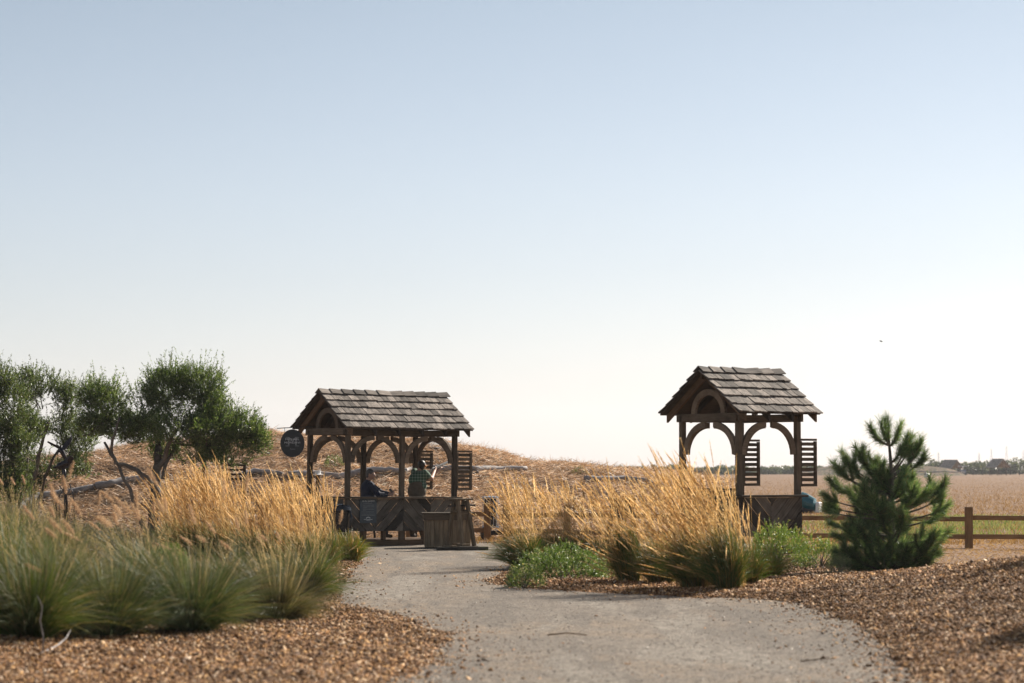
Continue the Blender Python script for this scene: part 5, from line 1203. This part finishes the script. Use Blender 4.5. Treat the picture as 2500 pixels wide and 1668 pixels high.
tips = [(2160, 1024, 0, 1085), (2168, 1022, .05, 1085), (2152, 1030, -.1, 1085), (2124, 1040, 0, 1088), (2130, 1048, .1, 1088), (2200, 1034, 0, 1090), (2194, 1044, -.1, 1090), (2216, 1060, 0, 1150), (2222, 1068, .1, 1155), (2250, 1072, 0, 1165), (2242, 1086, .1, 1160), (2256, 1106, .1, 1170), (2200, 1094, -.1, 1130),
        (2089, 1092, 0, 1175), (2095, 1104, .1, 1180), (2056, 1104, 0, 1190), (2062, 1118, -.1, 1195), (2108, 1114, -.1, 1185), (2140, 1124, 0, 1190), (2148, 1130, .15, 1195), (2040, 1136, 0, 1205), (2050, 1145, -.15, 1210), (2026, 1172, 0, 1225), (2035, 1182, .1, 1230), (2012, 1208, 0, 1250), (2020, 1232, .1, 1262), (2016, 1245, 0, 1270),
        (2238, 1182, .2, 1230), (2278, 1184, 0, 1250), (2290, 1190, .1, 1255), (2308, 1176, 0, 1250), (2300, 1205, -.1, 1260), (2314, 1232, 0, 1275), (2302, 1250, .2, 1290), (2316, 1296, 0, 1330), (2300, 1312, .1, 1340), (2260, 1200, -.3, 1250), (2222, 1205, -.3, 1250), (2028, 1275, 0, 1310), (2036, 1305, .1, 1335), (2040, 1345, 0, 1370), (2292, 1350, 0, 1375)]
for a, b, d, zb in tips: bough(q(a, b, d), q(2175, zb).z, shoots=0 if b < 1060 else 2)
for k in range(66):
    u = r.uniform(0, 1)**1.35; py = 1378 - u*225; rad = np.interp(py, [1120, 1180, 1230, 1300, 1370], [.25, .55, .82, .90, .84])*r.uniform(.35, 1.0)**.7; a = r.uniform(0, 6.283)
    c = trunk_at(q(2175, py).z); t = Vector((c.x + rad*math.cos(a), c.y + rad*math.sin(a), q(2175, py).z + .03)); bough(t, max(.05, t.z - .25 - .3*rad), dens=1.15, tuft=.5)
tag(bm.build('boughs', M_bark, Pn, smooth=True), kind='stuff')
B = np.concatenate(NB); D = np.concatenate(ND); L = np.concatenate(NL); T = B + D*L[:, None]; C_ = (B + T)/2 + np.array([0, 0, .01]); n = len(B)
c = palette(n, [(.05, .10, .038), (.075, .135, .05), (.115, .175, .07), (.21, .27, .15)], .25, r); dead = r.uniform(0, 1, n) > .965; c[dead] = (.22, .14, .07)
c = c*np.concatenate(NT)[:, None]; V, F, C = ribbons(B, C_, T, np.full(n, .0055), np.full(n, .0022), c, c*1.25, K=1, r=r)
mk('needles', V, F, M_needle, Pn, C)

for i, (x_, y_, w_, h_) in enumerate([(7.15, 29.8, .8, 1.6), (5.6, 22.4, .8, 1.5), (6.9, 26.6, .5, .7)]):  # unseen bushes of invented shape, added to cast shadows across the right bank
    shrub('bank_bush', 0, 0, w_, h_, ['tall bush on the right bank outside the frame', 'bush on the near right bank outside the frame', 'small bush on the right bank outside the frame'][i], 60 + i, gc, None, 500, ll=.05, lw=.02, per=16, base=Vector((x_, y_, float(gh(x_, y_)))), group='bushes on the right bank')
# ------------------------------------------------------------------ dry sticks in the foreground
def stick(pts, r0, label, mat=None):
    W = [hit(a, b, 10) + Vector((0, 0, h_)) for a, b, h_ in pts]; o = W[0].copy(); E = empty('dry_stick', o); tag(E, label, 'stick')
    m = MB(); m.tube([w - o for w in W], [r0*(1 - .7*i/len(W)) for i in range(len(W))], 7); m.build('twig', mat or M_log, E, smooth=True); return E
sk = stick([(38, 1632, .03), (75, 1626, .04), (105, 1612, .06), (138, 1602, .09), (160, 1592, .12), (172, 1586, .17)], .014, 'curved pale dry stick lying in the lower left corner')
o = Vector(sk.location); b = hit(105, 1612, 10) + Vector((0, 0, .06)) - o
m = MB(); m.tube([b, b + Vector((.0, 0, .14)), b + Vector((-.03, 0, .28)), b + Vector((-.01, 0, .40)), b + Vector((-.06, 0, .50))], [.008, .006, .005, .004, .002], 6); m.build('side_twig', M_log, sk, smooth=True)
stick([(1338, 1556, .02), (1385, 1553, .03), (1432, 1556, .02)], .008, 'thin brown stick lying across the gravel path', M_brown)
stick([(1955, 1622, .02), (2000, 1620, .03), (2035, 1616, .02)], .006, 'short twig lying on the right side of the gravel path', M_brown)

# ------------------------------------------------------------------ clay pigeon
p = P(2151, 833, 80); Cl = empty('clay_pigeon', p, (R(18), R(14), 0)); tag(Cl, 'small dark clay pigeon flying in the sky', 'clay pigeon')
m = MB(); m.lathe([(.03, -.014), (.054, -.012), (.055, -.004), (.045, .006), (.036, .014), (.01, .015)], n=20); m.build('clay_disc', M_signblk, Cl)

# ------------------------------------------------------------------ far things
def dome(px, D, w, h_, label, mat, name, yaw=0):
    o = onz(px, D); o.z = float(gh(o.x, D)); E = empty(name, o, (0, 0, yaw)); tag(E, label, 'trap machine'); return E
# teal trap cover behind the smaller kiosk
ot = P(1972, 1212, 90); ot.z = 0; E = empty('trap_cover', ot, (0, 0, R(-25))); tag(E, 'teal and white trap cover lying in the field behind the shutter', 'trap cover')
zc = P(1972, 1196, 90).z
m = MB(); Mr = Matrix.Rotation(R(90), 3, 'Y') @ Matrix.Rotation(R(0), 3, 'X')
k = 16; prof = [(.0, .02), (.0, .30), (.22, .30), (.48, .24), (.52, .02)]
V = [(x_ - .2, rr*math.cos(2*math.pi*j/k), rr*math.sin(2*math.pi*j/k) + .50 - x_*.35) for x_, rr in prof for j in range(k)]
m.add(V, [(i*k + j, i*k + (j+1) % k, (i+1)*k + (j+1) % k, (i+1)*k + j) for i in range(4) for j in range(k)]); m.build('cover', M_teal, E, smooth=False)
m = MB(); m.box((.42, 0, .22), (.16, .34, .40)); m.build('back_panel', M_white, E, bevel=.03)
m = MB(); m.box((0, 0, .13), (.5, .3, .26)); m.build('stand', M_black, E)
ow = onz(2262, 420); E = empty('trap_cover', ow); tag(E, 'white domed trap cover before the far log bank', 'trap cover')
m = MB(); m.sphere((0, 0, .12), .62, (.9, .9, 1.0), 16, 10); m.build('cover', M_white, E, smooth=True); m = MB(); m.sphere((-.28, -.25, .62), .3, (1, .8, .6), 10, 8); m.build('opening', M_black, E, smooth=True)

def far_hut(px, D, yaw, label, apex_y, eave_half=1.5, rise=2.0):
    o = onz(px, D); E = empty('far_kiosk', o, (0, 0, yaw)); tag(E, label, 'kiosk', 'far shooting kiosks')
    H = P(px, apex_y, D).z; ze = H - rise*.0 - 1.9; w, l = 1.55, 1.5
    for sx in (-1, 1):
        for sy in (-1, 1): timber('post', (sx*1.25, sy*1.25, 0), (sx*1.25, sy*1.25, ze + .3), .16, .16, M_brown, E)
    m = MB(); W2, L2 = 2.05, 1.9
    for s_ in (-1, 1): m.add([(s_*W2, -L2, ze), (s_*W2, L2, ze), (0, L2, H), (0, -L2, H), (s_*W2, -L2, ze - .12), (s_*W2, L2, ze - .12), (0, L2, H - .15), (0, -L2, H - .15)], [(0, 1, 2, 3), (7, 6, 5, 4), (0, 4, 5, 1), (1, 5, 6, 2), (2, 6, 7, 3), (3, 7, 4, 0)])
    m.build('roof', M_shingle, E)
    k = 9
    for i in range(k):
        xx = -1.55 + 3.1*(i + .5)/k; top = H - .25 - abs(xx)*(H - ze)/W2; timber('gable_slat', (xx, -L2 + .25, ze - .05), (xx, -L2 + .25, max(ze + .1, top)), .04, .2 if i % 2 else .12, M_fence, E, up=(1, 0, 0))
    for y_ in (-1.25, 1.25):
        for z_ in (.9, .45): timber('rail', (-1.25, y_, z_), (1.25, y_, z_), .08, .2, M_dark, E)
    for y_ in (-1.25, 1.25): timber('beam', (-1.5, y_, ze + .25), (1.5, y_, ze + .25), .12, .2, M_dark, E)
    timber('counter', (-1.35, -1.35, 1.05), (1.35, -1.35, 1.05), .4, .08, M_dark, E)
    return E
far_hut(2435, 535, R(28), 'far kiosk with a steep roof at the right edge of the field', 1120)
far_hut(2320, 552, R(40), 'far kiosk half sunk behind the log bank', 1122.5)
# bank with a log edge in front of it
bx = np.linspace((2130-1250)/FPX*520, (2360-1250)/FPX*520, 60); by = np.linspace(505, 545, 12)
def bank_z(X, Y):
    px = 1250 + X/Y*FPX; top = np.interp(px, [2130, 2200, 2250, 2300, 2330, 2350, 2360], [.4, 1.7, 1.95, 1.8, 1.2, .5, -.2]); return top*sm((Y - 505)/10)*(1 - sm((Y-530)/14)) - .1 + .15*bumps(X*.4, Y*.4, 1)
b_ = grid_sheet('bank', bx, by, bank_z, M_bank); tag(b_, kind='structure')
bx2 = np.linspace((1975-1250)/FPX*540, (2110-1250)/FPX*540, 40)
def bank2(X, Y):
    px = 1250 + X/Y*FPX; top = np.interp(px, [1975, 2000, 2030, 2070, 2110], [.5, 1.7, 2.1, 1.9, 1.4]); return top*sm((Y - 530)/12)*(1 - sm((Y-560)/14)) - .1 + .2*bumps(X*.5, Y*.4, 1)
b_ = grid_sheet('bank', bx2, np.linspace(528, 575, 14), bank2, M_bank); tag(b_, kind='structure')
E = empty('log_edging', onz(2200, 503)); tag(E, 'long grey log laid along the far bank before the sunk kiosk', 'log')
m = MB(); o = Vector(E.location); m.tube([Vector(((px - 1250)/FPX*503, 503, .85 + .10*math.sin(px*.11) - .3*(px > 2345))) - o for px in range(2185, 2356, 12)], .13, 7); m.build('log_trunk', M_log, E, smooth=True)
# white canopy cart
o = onz(2348, 540); E = empty('white_cart', o); tag(E, 'white roofed cart parked between the two far kiosks', 'cart')
m = MB(); m.box((0, 0, 2.0), (1.6, 2.2, .14)); m.build('roof', M_white, E, bevel=.04); m = MB(); m.box((.15, 0, .75), (1.0, 2.0, .9)); m.build('cart_body', solid('grey_cart', (.2, .24, .33), .5), E, bevel=.05)
for sx in (-.65, .65):
    for sy in (-.95, .95): m = MB(); m.box((sx, sy, 1.4), (.06, .06, 1.1)); m.build('roof_post', M_black, E)
for sx in (-.5, .55):
    m = MB(); m.tube([(sx, -1.1, .28), (sx, -.85, .28)], .28, 14); m.build('wheel', M_blackpl, E)
# far fence
E = empty('far_fence', onz(2360, 560)); tag(E, 'thin dark fence along the far edge of the field', 'fence'); o = Vector(E.location)
xa, xb_ = (2352 - 1250)/FPX*560, (2600 - 1250)/FPX*560
for k in range(12): xx = xa + (xb_ - xa)*k/11; timber('post', Vector((xx, 560, 0)) - o, Vector((xx, 560, 1.25)) - o, .22, .2, M_dark, E, up=(0, 1, 0))
for z in (.5, 1.0): timber('rail', Vector((xa, 560, z)) - o, Vector((xb_, 560, z)) - o, .08, .14, M_dark, E)

# far trees and bushes, each its own
fc = [(.060, .080, .050), (.080, .095, .060), (.11, .115, .075), (.05, .065, .045)]
fd = [(.20, .15, .10), (.16, .12, .08), (.11, .105, .06)]
def far_bush(i, px, top, D, w, label, cols, group):
    r = np.random.default_rng(2000 + i); o = onz(px, D); H = P(px, top, D).z; E = empty('far_tree', o); tag(E, label, 'tree', group)
    n = 900; u = r.normal(0, 1, (n, 3)); u /= np.linalg.norm(u, axis=1)[:, None]; rr = r.uniform(.3, 1, n)**.5; Wm = w/FPX*D/2
    S_ = u*rr[:, None]*np.array([Wm, Wm*.8, H*.52]) + np.array([0, 0, H*.52]); S_ *= (1 + .18*np.sin(S_[:, 0:1]*1.7 + i)*np.cos(S_[:, 2:3]*1.9)); S_[:, 2] = np.maximum(S_[:, 2], .1)
    v, f, c = leaves(S_, u + r.normal(0, .8, (n, 3)), .55, .42, cols, .25, r); mk('crown', v, f, M_leaf, E, c)
    m = MB(); m.tube([(0, 0, -.1), (.1, 0, H*.5)], [.16, .06], 6); m.build('trunk', M_bark, E)
spots = []; rr_ = random.Random(3)
prof = [(1500, 1146), (1580, 1141), (1640, 1143), (1700, 1142), (1760, 1144), (1850, 1143), (1878, 1140), (1895, 1137), (1920, 1142), (1985, 1141), (2040, 1142), (2160, 1138), (2210, 1138), (2270, 1134), (2285, 1129), (2300, 1132), (2345, 1133), (2375, 1131), (2400, 1128), (2425, 1128), (2455, 1130), (2480, 1126), (2510, 1125), (2540, 1126)]
pxs = [a for a, b in prof]; pys = [b for a, b in prof]; px = 1490; i = 0
where = lambda px: 'left of the smaller kiosk' if px < 1640 else 'framed by the smaller kiosk' if px < 1950 else 'between the smaller kiosk and the pine' if px < 2060 else 'behind the pine' if px < 2280 else 'behind the far kiosks'
while px < 2540:
    w = rr_.uniform(26, 58); c = px + w*.4; top = np.interp(c, pxs, pys) + rr_.uniform(-3.5, 2.5); D = rr_.uniform(585, 640) if c > 2110 else rr_.uniform(560, 620)
    if 2010 < c < 2240 and i % 2: px += w*.6; i += 1; continue
    dry = rr_.random() > .78
    far_bush(i, c, top, D, w*1.25, ('hazy tan bush ' if dry else 'hazy green bush ') + 'on the far edge of the field ' + where(c), fd if dry else fc, 'far bushes ' + where(c))
    px += w*.62; i += 1
# transmission towers
def pylon(px, ytop, D, label, yaw):
    o = onz(px, D); o.z = 0; H = P(px, ytop, D).z; E = empty('transmission_tower', o, (0, 0, yaw)); tag(E, label, 'pylon', 'distant transmission towers'); b = H*.10; t = H*.022; m = MB(); R_ = H*.006
    for sx in (-1, 1):
        for sy in (-1, 1): m.tube([(sx*b, sy*b, 0), (sx*t, sy*t, H*.68), (sx*t*.6, sy*t*.6, H)], R_, 4)
    for k in range(7):
        z0, z1 = H*.68*k/7, H*.68*(k+1)/7; w0, w1 = b + (t-b)*k/7, b + (t-b)*(k+1)/7
        for sy in (-1, 1): m.tube([(-w0, sy*w0, z0), (w1, sy*w1, z1)], R_*.6, 4); m.tube([(w0, sy*w0, z0), (-w1, sy*w1, z1)], R_*.6, 4)
    m.build('lattice', solid('galvanised_steel', (.42, .44, .47), .6), E); m = MB()
    for z, w in ((.70, .16), (.80, .13), (.90, .10)): m.tube([(-H*w, 0, H*z), (0, 0, H*(z + .02)), (H*w, 0, H*z)], R_*.9, 4)
    m.build('cross_arm', bpy.data.materials['galvanised_steel'], E)
for px, yt, D, lb, yw in ((2290, 1105, 2600, 'pale transmission tower above the far sunk kiosk', .2), (2389, 1106, 2300, 'pale transmission tower left of the right far kiosk', .1), (2419, 1096, 2300, 'tall pale transmission tower just left of the far kiosk roof', 1.1), (2456, 1090, 2100, 'tallest pale transmission tower right of the far kiosk', 1.2), (2471, 1116, 3400, 'smallest pale transmission tower on the horizon', .4), (2497, 1100, 2300, 'pale transmission tower cut by the right edge', .5)):
    pylon(px, yt, D, lb, yw)

ORD = ['first', 'second', 'third', 'fourth', 'fifth', 'sixth', 'seventh', 'eighth', 'ninth', 'tenth', 'eleventh', 'twelfth', 'thirteenth', 'fourteenth', 'fifteenth', 'sixteenth', 'seventeenth', 'eighteenth']
byl = {}
for o in list(COL.objects):
    if o.name.startswith('far_tree') and o.get('label'): byl.setdefault(o['label'], []).append(o)
for lb, L_ in byl.items():
    L_.sort(key=lambda o: o.location.x/o.location.y)
    kind = 'tan' if 'tan' in lb else 'green'; wh = lb.split('field ')[1]
    for i, o in enumerate(L_):
        o['label'] = ORD[i] + ' hazy ' + kind + ' bush from the left ' + wh if len(L_) > 1 else 'hazy ' + kind + ' bush on the far field edge ' + wh

# ------------------------------------------------------------------ air
hz = MB(); hz.box((0, 2480, 59), (3000, 5200, 122)); hm = bpy.data.materials.new('haze'); hm.use_nodes = True
hn = hm.node_tree.nodes; hn.remove(hn['Principled BSDF']); pv = hn.new('ShaderNodeVolumePrincipled'); pv.inputs['Color'].default_value = (.93, .94, .97, 1); pv.inputs['Density'].default_value = .00015; pv.inputs['Anisotropy'].default_value = .3
hm.node_tree.links.new(pv.outputs[0], hn['Material Output'].inputs['Volume'])
tag(hz.build('haze', hm), kind='stuff')
